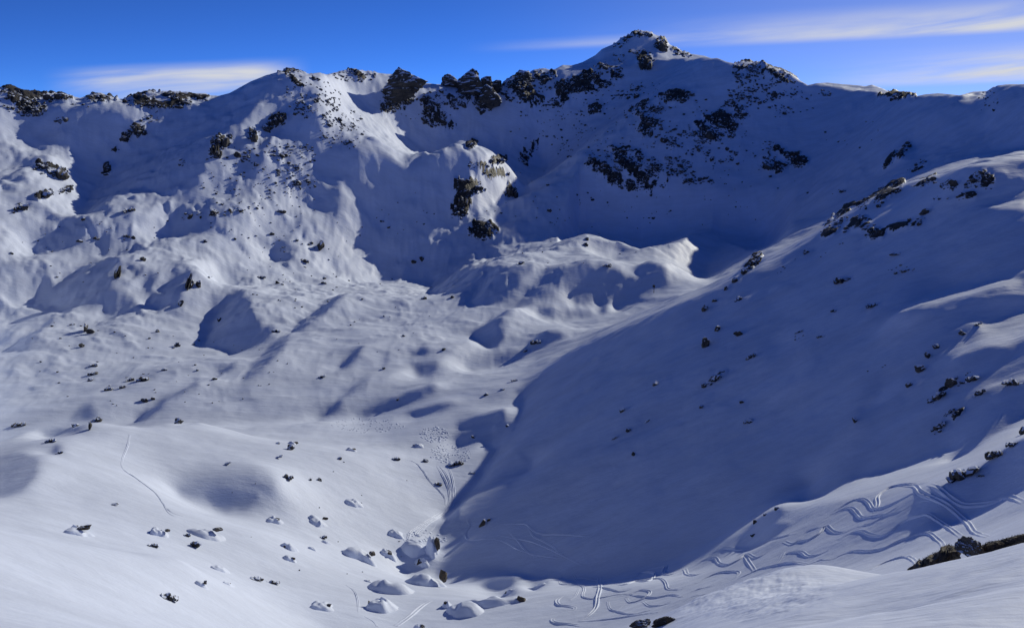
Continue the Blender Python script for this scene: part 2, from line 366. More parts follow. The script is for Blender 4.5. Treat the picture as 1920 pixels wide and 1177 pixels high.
REGION = [('f', [(0, 165), (120, 175), (300, 172), (420, 178), (545, 130), (640, 135), (760, 150), (870, 190), (960, 200), (1010, 240), (1090, 400), (1330, 400), (1345, 470), (1310, 553), (1184, 600), (1116, 628), (1048, 665), (1007, 692),
                 (960, 730), (985, 748), (975, 775), (940, 830), (830, 960), (720, 1040), (760, 1100), (1100, 1080), (1300, 1177), (560, 1177), (340, 1052), (0, 995)])]
TURNED = [   # sheet, value (below 0 = turned away, above = grazed), outline
 ('f', .25, [(0,290),(60,260),(200,290),(300,350),(420,300),(560,230),(700,340),(760,420),(880,560),(905,600),(860,660),(740,700),(620,772),(420,790),(270,800),(180,795),(60,810),(0,830)]),
 ('f', .30, [(160,290),(200,320),(170,360),(140,420),(80,470),(0,500),(0,300),(90,280)]),
 ('1', -.07, [(65,675),(110,650),(220,600),(300,575),(420,560),(560,590),(640,600),(720,650),(740,690),(830,660),(900,650),(960,610),(1110,570),(1190,540),(1250,525),(1420,430),(1480,420),(1500,500),(1450,560),(1400,620),(1330,670),(1300,730),(1230,740),(1190,800),(1150,880),(1130,950),(1110,1000),(1060,1080),(980,1110),(920,1080),(820,1060),(740,1045),(620,1090),(500,1100),(510,1060),(560,990),(600,920),(570,890),(540,850),(500,855),(430,860),(440,820),(500,775),(500,740),(420,780),(340,790),(200,810),(150,770),(200,730),(130,700)]),
 ('1', .10, [(1480,420),(1560,420),(1600,500),(1580,570),(1500,600),(1450,560),(1500,500)]),
 ('1', .35, [(745,600),(800,650),(880,645),(730,695)]),
 ('1', .35, [(1000,540),(1110,560),(1040,590),(980,600)]),
 ('1', .4, [(1310,690),(1380,670),(1440,690),(1430,740),(1340,760)]),
 ('1', -.05, [(1355,900),(1400,870),(1450,880),(1460,950),(1400,985),(1355,975)]),
 ('1', -.03, [(1310,700),(1345,720),(1350,800),(1320,890),(1300,890),(1300,760)]),
 ('1', -.06, [(1640,1100),(1760,1030),(1883,1000),(1883,1177),(1730,1177),(1770,1120),(1740,1080)]),
 ('1', -.02, [(1500,730),(1480,690),(1540,640),(1600,600),(1720,620),(1800,740),(1883,800),(1883,990),(1830,970),(1720,860),(1690,780),(1600,770)]),
 ('1', -.05, [(100,905),(170,880),(240,850),(270,870),(230,920),(100,915)]),
 ('1', -.05, [(0,970),(110,930),(90,960),(0,1010)]),
 ('1', -.06, [(450,1170),(560,1110),(640,1080),(690,1060),(650,1100),(520,1177)]),
 ('1', -.06, [(910,1150),(920,1110),(960,1140),(1010,1150),(1200,1080),(1250,1080),(1000,1177),(930,1177)]),
 ('2', -.13, [(0,525),(70,490),(230,440),(325,395),(430,460),(900,450),(1883,300),(1883,1177),(1195,1055),(1090,985),(1125,945),(1080,910),(1100,830),(1075,755),(920,765),(850,740),(690,770),(520,835),(490,830),(470,800),(420,780),(385,740),(370,690),(350,660),(310,655),(250,650),(210,660),(140,665),(155,640),(110,620),(60,580)]),
 ('f', -.13, [(1275,108),(1330,112),(1430,125),(1500,155),(1600,165),(1700,185),(1800,182),(1760,240),(1660,330),(1560,390),(1480,432),(1400,440),(1352,430),(1270,418),(1200,402),(1270,300)]),
 ('f', -.035, [(1310,552),(1184,602),(1116,630),(1048,667),(1007,694),(960,732),(985,748),(975,775),(950,830),(1000,870),(960,900),(830,960),(860,1000),(900,1040),(1000,1078),(1060,1080),(1120,1080),(1180,1070),(1280,1042),(1348,1005),(1430,947),(1484,920),(1533,903),(1498,937),(1545,927),(1606,893),(1637,886),(1695,872),(1795,838),(1780,865),(1824,845),(1920,777),(1920,290),(1830,310),(1750,332),(1690,347),(1620,380),(1540,432),(1430,492)]),
 ('f', .12, [(1352,430),(1480,432),(1430,490),(1345,528),(1320,512),(1345,470)]),
 ('6', .28, [(1130,600),(1300,500),(1450,450),(1600,410),(1750,385),(1883,400),(1870,430),(1700,440),(1500,490),(1300,550),(1200,585)]),
 ('6', .24, [(1600,640),(1750,600),(1883,560),(1883,700),(1800,760),(1650,760),(1500,830),(1480,820),(1600,740),(1650,690)]),
 ('6', .2, [(1420,800),(1560,740),(1580,760),(1480,800)]),
 ('6', .2, [(560,90),(640,60),(780,45),(690,80),(660,95)]),
 ('6', .3, [(1580,10),(1883,-30),(1883,15),(1700,12)]),
 ('6', .25, [(940,1150),(1000,1110),(1110,1080),(1090,1100),(960,1165)]),
 ('6', .24, [(1600,1020),(1700,970),(1883,930),(1883,950),(1760,975),(1650,1010)]),
 ('6', .10, [(400,810),(480,760),(560,740),(520,790),(430,820)]),
 ('6', .18, [(400,330),(540,250),(640,200),(560,260),(450,325)]),
 ('3', .35, [(1380,975),(1600,890),(1883,825),(1883,880),(1700,905),(1560,930),(1420,975)]),
 ('3', .3, [(1200,850),(1230,815),(1280,810),(1260,850),(1220,870)]),
 ('3', .3, [(1265,725),(1350,680),(1300,715)]),
 ('3', .3, [(470,805),(530,803),(590,830),(540,832)]),
 ('5', .4, [(700,1110),(850,1070),(960,1060),(975,1090),(940,1125),(880,1150)]),
 ('5', .22, [(1130,760),(1300,700),(1500,650),(1600,590),(1700,470),(1883,450),(1883,490),(1600,620),(1400,700),(1200,810),(1080,890),(940,1000),(800,1060),(760,1050),(950,940)]),
 ('2', .35, [(380,680),(440,700),(530,720),(520,745),(440,735)]),
 ('2', .35, [(520,585),(560,620),(655,632),(600,690),(570,690),(540,640)]),
 ('2', -.05, [(0,755),(100,830),(230,890),(320,910),(430,870),(530,850),(820,872),(760,900),(700,950),(720,1020),(640,1030),(700,1080),(770,1090),(730,1130),(770,1150),(840,1130),(920,1105),(1000,1060),(1040,990),(1090,985),(1195,1060),(1883,1177),(900,1177),(780,1177),(230,1177),(160,1130),(80,1090),(0,1060),(0,1045),(110,1035),(140,1005),(190,955),(120,965),(0,1000)]),
 ('2', .45, [(600,800),(700,770),(850,740),(920,765),(1075,755),(1095,830),(1000,800),(900,830),(760,830)]),
 ('2', .45, [(60,590),(140,670),(250,660),(350,790),(320,890),(260,880),(200,800),(100,760),(0,700),(0,560)]),
 ('4', -.06, [(345,110),(390,70),(450,50),(540,60),(500,110),(420,125),(340,125)]),
 ('4', -.06, [(190,220),(240,170),(330,130),(420,130),(480,120),(450,170),(380,210),(300,240),(200,250)]),
 ('4', -.06, [(480,240),(540,200),(600,140),(680,105),(650,170),(560,210)]),
 ('4', -.06, [(575,265),(600,235),(680,240),(620,270)]),
 ('4', -.05, [(570,50),(690,20),(700,40),(590,55)]),
 ('4', -.06, [(920,170),(950,110),(970,50),(1000,30),(1150,25),(1320,10),(1340,40),(1230,70),(1190,110),(1100,155),(1000,165)]),
 ('4', -.04, [(690,245),(800,210),(900,185),(860,205),(740,245)]),
 ('4', -.06, [(0,330),(50,310),(65,340),(0,375)]),
 ('4', -.06, [(170,360),(210,320),(270,310),(280,330),(210,365)]),
 ('4', -.08, [(175,550),(240,480),(290,440),(400,380),(500,320),(680,270),(660,310),(640,400),(600,450),(590,490),(480,540),(380,580),(320,570),(300,550)]),
 ('4', -.04, [(565,540),(600,480),(700,480),(760,520),(700,600),(660,615),(590,590)]),
 ('4', -.03, [(800,400),(830,380),(860,400),(850,440),(800,455)]),
 ('4', -.08, [(820,520),(870,460),(960,370),(1050,330),(1060,360),(1010,450),(990,540),(900,545),(820,545)]),
 ('4', -.08, [(1120,750),(1180,640),(1200,560),(1170,550),(1240,500),(1340,470),(1380,540),(1430,610),(1440,650),(1500,640),(1510,700),(1460,740),(1380,770),(1280,800),(1250,765)]),
 ('4', -.04, [(1200,890),(1300,850),(1290,880),(1220,915)]),
 ('4', -.06, [(1500,240),(1540,190),(1600,190),(1650,230),(1620,280),(1590,310),(1510,290)]),
 ('4', -.05, [(1720,215),(1780,180),(1790,190),(1760,235)]),
 ('4', -.04, [(1600,670),(1700,590),(1800,520),(1883,480),(1883,500),(1760,590),(1660,680)]),
 ('4', -.05, [(30,790),(180,710),(300,610),(312,620),(200,715),(150,785),(60,790)]),
 ('4', .02, [(0,700),(60,650),(80,700),(60,760),(0,780)]),
 ('4', -.06, [(740,1170),(900,1050),(1100,955),(1110,965),(950,1050),(800,1170)]),
 ('4', .03, [(1330,950),(1400,850),(1500,740),(1600,690),(1560,780),(1480,860),(1380,940)]),
 ('4', -.05, [(1760,1140),(1883,1040),(1883,1090),(1800,1140)]),
 ('4', .02, [(380,1177),(430,1110),(500,1080),(540,1140),(500,1177)]),
 ('4', .5, [(960,330),(1060,310),(1180,330),(1240,400),(1230,440),(1160,400),(1090,330)]),
 ('4', .45, [(800,40),(900,0),(930,60),(900,150),(780,150)]),
 ('5', -.11, [(70,285),(205,255),(205,340),(225,405),(300,400),(440,380),(530,345),(480,410),(510,485),(640,480),(770,458),(705,525),(730,558),(850,535),(900,520),(960,440),(1020,370),(1080,320),(920,320),(800,318),(850,285),(1000,245),(1110,220),(1200,170),(1310,140),(1400,165),(1460,190),(1545,190),(1490,215),(1560,240),(1650,220),(1883,155),(1883,0),(880,0),(915,90),(860,120),(780,100),(750,60),(790,0),(230,0),(215,70),(200,120),(60,190),(120,240)]),
 ('5', -.01, [(960,540),(1010,460),(1080,400),(1120,330),(1200,320),(1370,280),(1380,320),(1460,320),(1540,340),(1570,380),(1640,390),(1645,370),(1620,330),(1680,310),(1770,330),(1800,370),(1780,380),(1830,430),(1720,450),(1640,510),(1560,560),(1520,570),(1500,510),(1480,505),(1430,530),(1380,515),(1290,530),(1270,490),(1250,440),(1130,500),(1050,540),(920,570),(900,590),(860,600)]),
 ('5', .02, [(1240,245),(1310,185),(1330,190),(1310,235)]),
 ('5', -.07, [(1420,580),(1425,540),(1480,505),(1455,580)]),
 ('5', .03, [(1060,575),(1150,555),(1250,570),(1390,580),(1400,600),(1250,610),(1100,590)]),
 ('5', .5, [(1490,510),(1530,570),(1470,600),(1460,570)]),
 ('5', .30, [(810,312),(860,285),(1000,245),(1110,220),(1200,175),(1310,140),(1400,165),(1460,190),(1540,190),(1490,225),(1400,250),(1340,200),(1240,240),(1180,270),(1000,290),(900,315)]),
 ('5', .30, [(1560,240),(1650,220),(1883,155),(2050,120),(2080,130),(2000,330),(1960,370),(1900,360),(1880,430),(1800,400),(1820,360),(1760,310),(1650,310),(1540,330)]),
 ('5', -.06, [(725,690),(860,600),(930,575),(850,650),(900,680),(880,740),(840,770),(790,740),(740,720)]),
 ('5', -.06, [(700,890),(830,840),(900,800),(1000,790),(1040,740),(1100,690),(1200,690),(1250,710),(1150,760),(1000,820),(900,860),(770,880)]),
 ('5', -.06, [(70,1130),(200,1080),(330,1040),(500,980),(530,990),(400,1060),(250,1110),(130,1145)]),
 ('5', -.05, [(350,1120),(500,1080),(620,1060),(560,1100),(420,1140)]),
 ('5', -.05, [(0,860),(80,790),(130,760),(100,820),(40,880),(0,910)]),
 ('5', -.05, [(228,890),(240,830),(280,750),(262,800),(242,890)]),
 ('5', -.05, [(370,830),(400,790),(460,760),(490,790),(430,810)]),
 ('5', .03, [(390,860),(440,840),(520,830),(540,880),(500,930),(430,930)]),
 ('5', -.05, [(0,1040),(70,980),(150,940),(130,960),(40,1020)]),
 ('7', .16, [(980,430),(1090,370),(1230,335),(1390,335),(1500,400),(1480,440),(1380,420),(1200,430),(1120,470)]),
 ('7', .015, [(1120,440),(1230,400),(1330,420),(1420,410),(1430,465),(1385,500),(1350,522),(1290,515),(1240,528),(1180,505)]),
 ('7', .19, [(0,230),(120,215),(200,250),(190,340),(120,410),(0,450)]),
 ('7', .45, [(200,190),(270,180),(270,230),(220,240)]),
 ('7', -.03, [(290,210),(310,165),(325,185),(310,215)]),
 ('7', -.03, [(230,115),(330,85),(480,75),(420,100),(300,120)]),
 ('7', -.02, [(1420,400),(1530,390),(1500,420),(1440,430)]),
 ('7', .5, [(1160,110),(1300,130),(1500,180),(1400,210),(1250,170)]),
 ('8', -.06, [(620,50),(700,10),(900,-40),(900,30),(860,40),(720,60),(650,70)]),
 ('8', -.06, [(610,130),(660,90),(720,70),(860,50),(850,80),(770,105),(720,140),(660,160)]),
 ('8', -.06, [(780,150),(830,100),(880,50),(960,20),(910,150),(890,200)]),
 ('8', -.06, [(780,290),(910,155),(960,200),(1040,280),(900,330),(820,380),(700,460),(640,505),(650,480),(760,360)]),
 ('8', .3, [(650,520),(800,400),(900,350),(1040,300),(1060,310),(960,370),(830,420),(740,470),(640,560)]),
 ('8', -.035, [(530,640),(640,560),(740,475),(960,375),(1080,310),(1400,300),(1400,860),(1280,885),(1100,870),(960,850),(850,830),(760,830),(640,860),(560,870),(480,860),(600,740),(680,680),(560,670)]),
 ('8', -.05, [(330,867),(400,820),(480,740),(500,790),(450,830)]),
 ('8', -.05, [(785,940),(820,910),(900,900),(960,905),(940,950),(860,965)]),
 ('8', -.05, [(900,1000),(935,960),(965,990)]),
 ('8', -.05, [(1060,970),(1090,940),(1150,925),(1110,950)]),
 ('9', -.05, [(280,730),(330,660),(400,580),(450,545),(540,510),(560,530),(510,600),(600,590),(600,610),(500,680),(400,725)]),
 ('9', .35, [(470,500),(600,420),(740,375),(640,470),(780,440),(960,340),(1050,320),(1220,280),(1510,180),(1470,260),(1600,200),(1883,10),(1883,110),(1660,250),(1480,380),(1200,380),(900,460),(740,470),(560,520)]),
 ('9', -.05, [(1490,385),(1465,425),(1345,585),(1430,575),(1475,520),(1495,590),(1560,560),(1750,470),(1883,400),(1883,130),(1780,180),(1690,265),(1640,310)]),
]
MI = np.full((MH, MW), 0.30, np.float32); MK = np.zeros((MH, MW), np.float32)
for s, pts in REGION:
    sl, m = raster(sheet_pts(s, pts)); MK[sl][m] = 0.35
for s, val, pts in TURNED:
    q = raster(sheet_pts(s, pts))
    if q is None:
        continue
    sl, m = q
    big = m.sum() > 9000
    MI[sl][m] = val * (1.0 if big else 1.7) if val < 0 else val; MK[sl][m] = 0.22 if val in (.25, .30) and s == 'f' else 0.65 if (big and val < -.1) else 0.45 if (big and val < 0) else (1.0 if val < 0.2 else 0.8)
MI = blur(MI, 1); MK = blur(MK, 2)
def lookup(M, u, v):
    x = np.clip(u / 2 - 0.5, 0, MW - 1.001); y = np.clip(v / 2 - 0.5, 0, MH - 1.001)
    i = x.astype(int); j = y.astype(int); fx = x - i; fy = y - j
    val = (M[j, i] * (1 - fx) + M[j, i + 1] * fx) * (1 - fy) + (M[j + 1, i] * (1 - fx) + M[j + 1, i + 1] * fx) * fy
    return val * ((u > -20) & (u < 1940) & (v > -20) & (v < 1200))

# solve for the relief: least squares on slopes, in (azimuth, log distance), where horizontal angles are true
HTH = np.radians(np.linspace(-33, 33, 640)); HLR = np.linspace(math.log(70), math.log(1450), 800)
dth = HTH[1] - HTH[0]; dlr = HLR[1] - HLR[0]
RR = np.exp(HLR)[None, :]; XX = RR * np.sin(HTH)[:, None]; YY = RR * np.cos(HTH)[:, None]
Z0 = base_on(HTH, HLR) * RR
near_T = base_on(HTH, np.linspace(math.log(2.2), math.log(70), 160)).max(1)
SXY = np.array([math.cos(SUN_AZ), math.sin(SUN_AZ)])
# components of the sun's horizontal direction along (azimuth, distance) at each azimuth
s_th = (SXY[0] * np.cos(HTH) - SXY[1] * np.sin(HTH))[:, None]
s_r = (SXY[0] * np.sin(HTH) + SXY[1] * np.cos(HTH))[:, None]
def dct_eig(m, h):
    k = np.arange(m)
    return (2 - 2 * np.cos(math.pi * k / m)) / h ** 2
def dct2(a):
    m = a.shape[-1]
    v = np.concatenate([a, a[..., ::-1]], -1)
    return (np.fft.rfft(v, axis=-1)[..., :m] * np.exp(-1j * math.pi * np.arange(m) / (2 * m))).real
def idct2(c):
    m = c.shape[-1]
    Cx = np.concatenate([c * np.exp(1j * math.pi * np.arange(m) / (2 * m)), np.zeros(c.shape[:-1] + (1,))], -1)
    return np.fft.irfft(Cx, n=2 * m, axis=-1)[..., :m]
EIG = dct_eig(len(HTH), dth)[:, None] + dct_eig(len(HLR), dlr)[None, :]
LAM = (1 / 0.6) ** 2
def solve(div):
    c = dct2(np.swapaxes(dct2(div), 0, 1))
    c = c / -(EIG.T + LAM)
    return idct2(np.swapaxes(idct2(c), 0, 1))
HH = np.zeros_like(Z0)
CREST = sstep(np.log(sky_r(CX + F * np.tan(HTH) / CP))[:, None] - HLR[None, :], 0.015, 0.07)
PHI = np.zeros_like(Z0)          # relief divided by distance, the unknown
for it in range(70):
    Z = Z0 + HH
    T = Z / RR
    vis = T >= np.maximum(np.maximum.accumulate(T, 1), near_T[:, None]) - 0.0015
    U, Vv = project(XX, YY, Z)
    I = lookup(MI, U, Vv); W = lookup(MK, U, Vv) * vis
    W *= sstep(RR, 75, 95) * CREST
    zt = np.gradient(Z, dth, axis=0) / RR; zr = np.gradient(Z, dlr, axis=1) / RR
    q = zt * s_th + zr * s_r
    nrm = np.sqrt(1 + zt * zt + zr * zr)
    qt = math.tan(SUN_EL) - I * nrm / math.cos(SUN_EL)
    dq = qt - q
    dq = np.where(I < 0.05, np.maximum(dq, 0), np.where(I > 0.27, np.minimum(dq, 0), dq)) * W
    dq = np.clip(dq, -0.7, 0.7)
    g_t = np.gradient(PHI, dth, axis=0) + 0.9 * dq * s_th
    g_r = np.gradient(PHI, dlr, axis=1) + 0.9 * dq * s_r
    div = np.gradient(g_t, dth, axis=0) + np.gradient(g_r, dlr, axis=1)
    PHI = solve(div)
    HH = PHI * RR
EDGE = sstep(np.abs(HTH), math.radians(33), math.radians(30))[:, None] * sstep(HLR, math.log(70), math.log(90))[None] * sstep(HLR, math.log(1450), math.log(1300))[None]
PHI = PHI * EDGE
def relief_on(TH, LR):
    f = interp_sep(PHI, HTH[0], dth, HLR[0], dlr, TH, LR)
    return f * (np.abs(TH) < HTH[-1])[:, None] * ((LR > HLR[0]) & (LR < HLR[-1]))[None, :]
# ------------------------------------------------------------------ where rock shows through the snow: centre, half-sizes, tilt, density
BLOBS = [(30,178,55,12,0,.8),(45,200,40,16,10,.8),(100,184,35,6,0,.7),(190,186,28,6,0,.55),(150,200,20,8,0,.4),(258,245,16,12,0,.8),(238,258,10,8,0,.7),(300,190,60,14,0,.55),(370,184,22,6,0,.7),(280,215,22,20,0,.25),
 (115,225,10,6,0,.6),(88,318,24,14,20,.75),(118,322,10,10,0,.6),(85,365,18,7,-20,.85),(125,356,16,6,-20,.8),(38,390,16,9,-20,.8),(200,318,8,10,0,.5),(340,305,6,6,0,.9),(215,280,8,4,0,.7),
 (560,148,38,16,15,.55),(590,190,55,40,30,.35),(640,240,40,40,40,.28),(520,225,16,12,-30,.95),(505,240,8,8,0,.8),(476,252,10,14,0,.8),(405,275,12,22,15,.8),(425,262,8,12,0,.7),(460,290,8,14,30,.6),(545,290,45,22,0,.35),(545,330,40,16,0,.4),
 (390,402,60,7,-5,.5),(470,395,50,6,-8,.3),(530,340,60,30,0,.15),(600,210,50,30,30,.3),
 (665,142,38,10,0,.6),(752,172,26,32,25,.95),(728,195,18,16,-40,.7),(830,188,45,18,0,.5),(815,215,22,22,20,.6),(830,232,25,8,20,.5),(870,185,20,12,0,.6),(908,186,20,22,10,.9),(846,188,12,10,0,.8),(980,168,40,24,0,.5),(1000,150,40,12,-10,.6),
 (1055,170,60,16,-25,.5),(1085,158,36,14,-30,.85),(1045,190,20,10,0,.5),(1140,138,34,20,-20,.7),(1120,160,30,10,-20,.5),(1195,64,26,6,0,.7),(1240,84,12,12,0,.95),(1210,116,14,18,0,.75),(1165,80,16,7,-30,.5),(1180,100,30,7,-5,.4),(1275,98,22,6,20,.5),
 (1115,205,13,8,-15,.85),(1180,172,35,10,-20,.4),(1210,205,30,12,0,.5),(1268,180,30,10,-5,.7),(1220,238,22,20,0,.55),(1285,262,40,26,0,.55),(1340,242,36,26,10,.75),(1372,215,26,25,40,.6),(1400,140,26,20,30,.6),(1450,138,45,14,15,.75),(1430,172,60,16,0,.4),(1395,192,30,12,0,.4),(1470,205,20,8,20,.5),
 (1455,298,24,22,20,.75),(1490,300,24,12,10,.6),(1180,318,70,34,15,.5),(1182,346,10,10,0,1),(1250,310,40,18,0,.55),(1300,322,40,22,0,.35),(1120,308,20,12,0,.45),(1350,290,30,12,0,.35),(1680,182,35,6,0,.6),(1545,172,14,8,0,.4),(1850,190,20,20,0,.2),
 (935,301,16,6,-10,.9),(985,290,10,16,40,.8),(884,272,12,6,-30,.8),(880,350,28,12,10,.6),(868,376,16,18,0,.75),(958,360,12,11,0,1),(930,325,24,7,0,.55),(905,432,28,16,0,.6),(895,310,20,6,0,.45),(1000,268,10,6,0,.6),(860,398,16,14,0,.45),(920,400,20,14,0,.3),(1050,415,18,6,0,.4),(760,400,60,40,0,.06),
 (1690,285,30,7,-50,.6),(1670,300,20,6,-50,.5),(1720,310,20,8,-30,.4),(1655,362,42,11,-28,.85),(1640,378,24,9,-30,.6),(1735,342,30,7,-15,.6),(1790,346,26,10,0,.75),(1838,338,26,16,15,.75),(1790,370,40,7,-5,.45),(1590,402,40,14,-30,.45),(1560,430,24,9,-30,.5),(1640,440,18,10,-10,.85),(1610,425,30,14,-20,.45),(1700,420,40,8,-15,.45),
 (1412,492,22,7,-45,.9),(1690,505,24,8,-10,.35),(1500,630,24,4,-30,.4),(1345,706,26,6,-40,.7),(1790,718,36,9,-38,.85),(1756,742,26,7,-42,.8),(1776,790,36,7,-38,.7),(1640,690,30,6,-10,.15),(1560,470,26,5,-35,.3),(1470,500,30,5,-40,.3),
 (1600,250,60,30,0,.03),(1450,360,120,30,0,.035),(1150,400,120,40,0,.05),(1000,360,60,60,0,.05),(560,420,120,50,0,.06),(250,470,220,60,0,.02),(300,690,220,70,0,.035),(560,520,90,60,0,.06),(470,330,90,60,0,.07),(760,560,100,40,0,.015),(1100,480,120,30,0,.02),(700,640,120,50,0,.012),(200,620,140,40,0,.02),(640,960,220,110,0,.006),(1250,400,200,40,0,.02),(1380,300,80,50,0,.08),(1180,230,160,70,0,.09),(1050,240,90,50,0,.05),(1450,190,80,30,0,.1),(800,200,60,30,0,.1)]

# ------------------------------------------------------------------ the terrain grid: finest where distances are seen from here
fine = np.radians(np.arange(-33.0, 33.001, 0.072))
side = np.radians(33 + np.cumsum(np.linspace(0.1, 1.6, 50)))
side = side[side < math.radians(75)]
TH = np.concatenate([-side[::-1], fine, side])
LR = np.concatenate([np.arange(math.log(2.0), math.log(10), 0.03), np.arange(math.log(10), math.log(30), 0.008), np.arange(math.log(30), math.log(80), 0.02), np.arange(math.log(80), math.log(140), 0.008),
                     np.arange(math.log(140), math.log(1300), 0.0042), np.arange(math.log(1300), math.log(3500), 0.04)])
NT, NR = len(TH), len(LR)
R = np.exp(LR)[None, :].astype(np.float64)
X = R * np.sin(TH)[:, None]; Y = R * np.cos(TH)[:, None]
Z = base_on(TH, LR) * R + relief_on(TH, LR) * R

# the hummocks below the bowl stay low: their tops follow the surveyed line
hu = np.array([880, 960, 1030, 1100, 1160, 1200, 1260, 1335, 1350, 1400, 1450], float); hv_ = np.array([500, 482, 468, 446, 456, 474, 456, 433, 450, 470, 470], float)
hth, ht = ray(hu, hv_)
capt = np.interp(TH, hth, ht)[:, None]; cw = (sstep(TH, hth[0] - .03, hth[0] + .03) * sstep(TH, hth[-1] + .02, hth[-1] - .02))[:, None] * sstep(R, 560, 640)
rcap = np.interp(TH, [float(ray(u_, 460)[0]) for u_ in (960, 1045, 1085)], [690, 705, 800])[:, None]
cw = cw * sstep(R, rcap + 30, rcap - 30)
Z -= np.maximum(Z / R - capt, 0) * .92 * cw * R

def visible(Z, eps=0.003):
    T = Z / R
    return T >= np.maximum.accumulate(T, 1) - eps
MR = np.zeros((MH, MW), np.float32)
gy, gx = np.mgrid[0:MH, 0:MW]
gx = (gx + .5) * 2; gy = (gy + .5) * 2
for (u, v, ru, rv, ang, dn) in BLOBS:
    if dn < .45:
        continue
    c, s = math.cos(math.radians(ang)), math.sin(math.radians(ang))
    a = ((gx - u) * c + (gy - v) * s) / ru; b_ = (-(gx - u) * s + (gy - v) * c) / rv
    MR = np.maximum(MR, dn * sstep(a * a + b_ * b_, 1.5, 0.35).astype(np.float32))

# broad undulation, ribs and gullies, wind-carved snow, ripples combed by the wind near the eye
far_w = sstep(R, 300, 700)
left_w = sstep(TH, math.radians(8), math.radians(-3))[:, None]
wpx_ = X + 9 * fbm(X, Y, 60, 2, 201); wpy_ = Y + 9 * fbm(X, Y, 60, 2, 211)
Z += fbm(X, Y, 80, 3, 5, 0.5) * 1.6 * sstep(R, 220, 420)
Z += fbm(wpx_, wpy_, 34, 4, 11, 0.55) * (0.30 + 0.75 * far_w) * sstep(R, 90, 240)
Z += fbm(wpx_, wpy_ * .6, 20, 4, 231, 0.55, True) * (0.12 + 0.80 * far_w) * sstep(R, 150, 420) * (0.45 + 0.55 * left_w)
Z += np.maximum(fbm(wpx_ * .7, wpy_, 8.0, 3, 251, 0.55) - .15, 0) * (0.35 + 1.0 * far_w) * sstep(R, 230, 450) * (0.4 + 0.6 * left_w)
Z += fbm(X, Y, 9.0, 3, 31, 0.5) * (0.10 + 0.14 * far_w) * sstep(R, 40, 150)
wx = X * math.cos(0.5) + Y * math.sin(0.5); wy = -X * math.sin(0.5) + Y * math.cos(0.5)
Z += fbm(wx / 3.2, wy, 2.4, 3, 51, 0.55) * 0.035 * sstep(R, 6, 25) * sstep(R, 400, 150)
Z += fbm(wx / 3.0, wy, 0.5, 3, 71, 0.5) * 0.022 * sstep(R, 60, 25)
# runnels and wind crust down the fall line of the right-hand slope
gw = sstep(X, -10, 25) * sstep(R, 185, 225) * sstep(R, 470, 400)
fa_ = X * .97 + Y * .22; fb_ = -X * .22 + Y * .97
Z += (fbm(fa_ / 4.5, fb_, 9.0, 4, 301, .55) * .30 + fbm(fa_, fb_ * .8, 30, 3, 311, .5) * .55 + np.maximum(fbm(fa_ / 2, fb_, 5, 3, 321, .6), 0) * .22) * gw
knoll_u, knoll_v = project(X, Y, Z)
rough = sstep(np.hypot((knoll_u - 1400) / 190, (knoll_v - 1110) / 60), 1.1, 0.5) * sstep(R, 60, 30) * sstep(R, 8, 14)
Z += fbm(X, Y, 0.40, 4, 91, 0.6) * 0.032 * rough
Z = fix_skyline(TH, LR, Z / R) * R
# crags: rock stands proud of the snow
U, Vv = project(X, Y, Z)
D = lookup(MR, U, Vv) * visible(Z) * sstep(R, 150, 230)
n1 = fbm(X + Z, Y - Z, 14, 4, 131, 0.65); n2 = fbm(X - Z * .6, Y + Z, 7, 3, 171, 0.6, True)
ROCK = np.clip(sstep(D * 1.0 + 0.80 * n1 + 0.35 * n2 - 0.62, -0.3, 0.5), 0, 1) * (D > .05)
Z += ROCK * (1.0 + 1.3 * n1 + 1.0 * n2) * (R / 900.0)
TT = Z / R

def ground(x, y):
    th = np.arctan2(x, y); lr = np.log(np.maximum(np.hypot(x, y), 2.01))
    i = np.clip(np.searchsorted(TH, th) - 1, 0, NT - 2); j = np.clip(np.searchsorted(LR, lr) - 1, 0, NR - 2)
    a = np.clip((th - TH[i]) / (TH[i + 1] - TH[i]), 0, 1); b = np.clip((lr - LR[j]) / (LR[j + 1] - LR[j]), 0, 1)
    return (Z[i, j] * (1 - b) + Z[i, j + 1] * b) * (1 - a) + (Z[i + 1, j] * (1 - b) + Z[i + 1, j + 1] * b) * a
def hit(u, v, lift=0.0):
    """the first point of the terrain that a sight line meets"""
    th, t = ray(u, v)
    i = int(np.clip(np.searchsorted(TH, th) - 1, 0, NT - 2))
    a = (th - TH[i]) / (TH[i + 1] - TH[i])
    col = TT[i] * (1 - a) + TT[i + 1] * a + lift
    k = np.argmax(col >= t)
    if col[k] < t:
        k = int(np.argmax(col)); lr = LR[k]
    elif k == 0:
        lr = LR[0]
    else:
        f = (t - col[k - 1]) / max(col[k] - col[k - 1], 1e-9); lr = LR[k - 1] + f * (LR[k] - LR[k - 1])
    r = math.exp(lr)
    x, y = r * math.sin(th), r * math.cos(th)
    return np.array([x, y, float(ground(np.array(x), np.array(y)))])

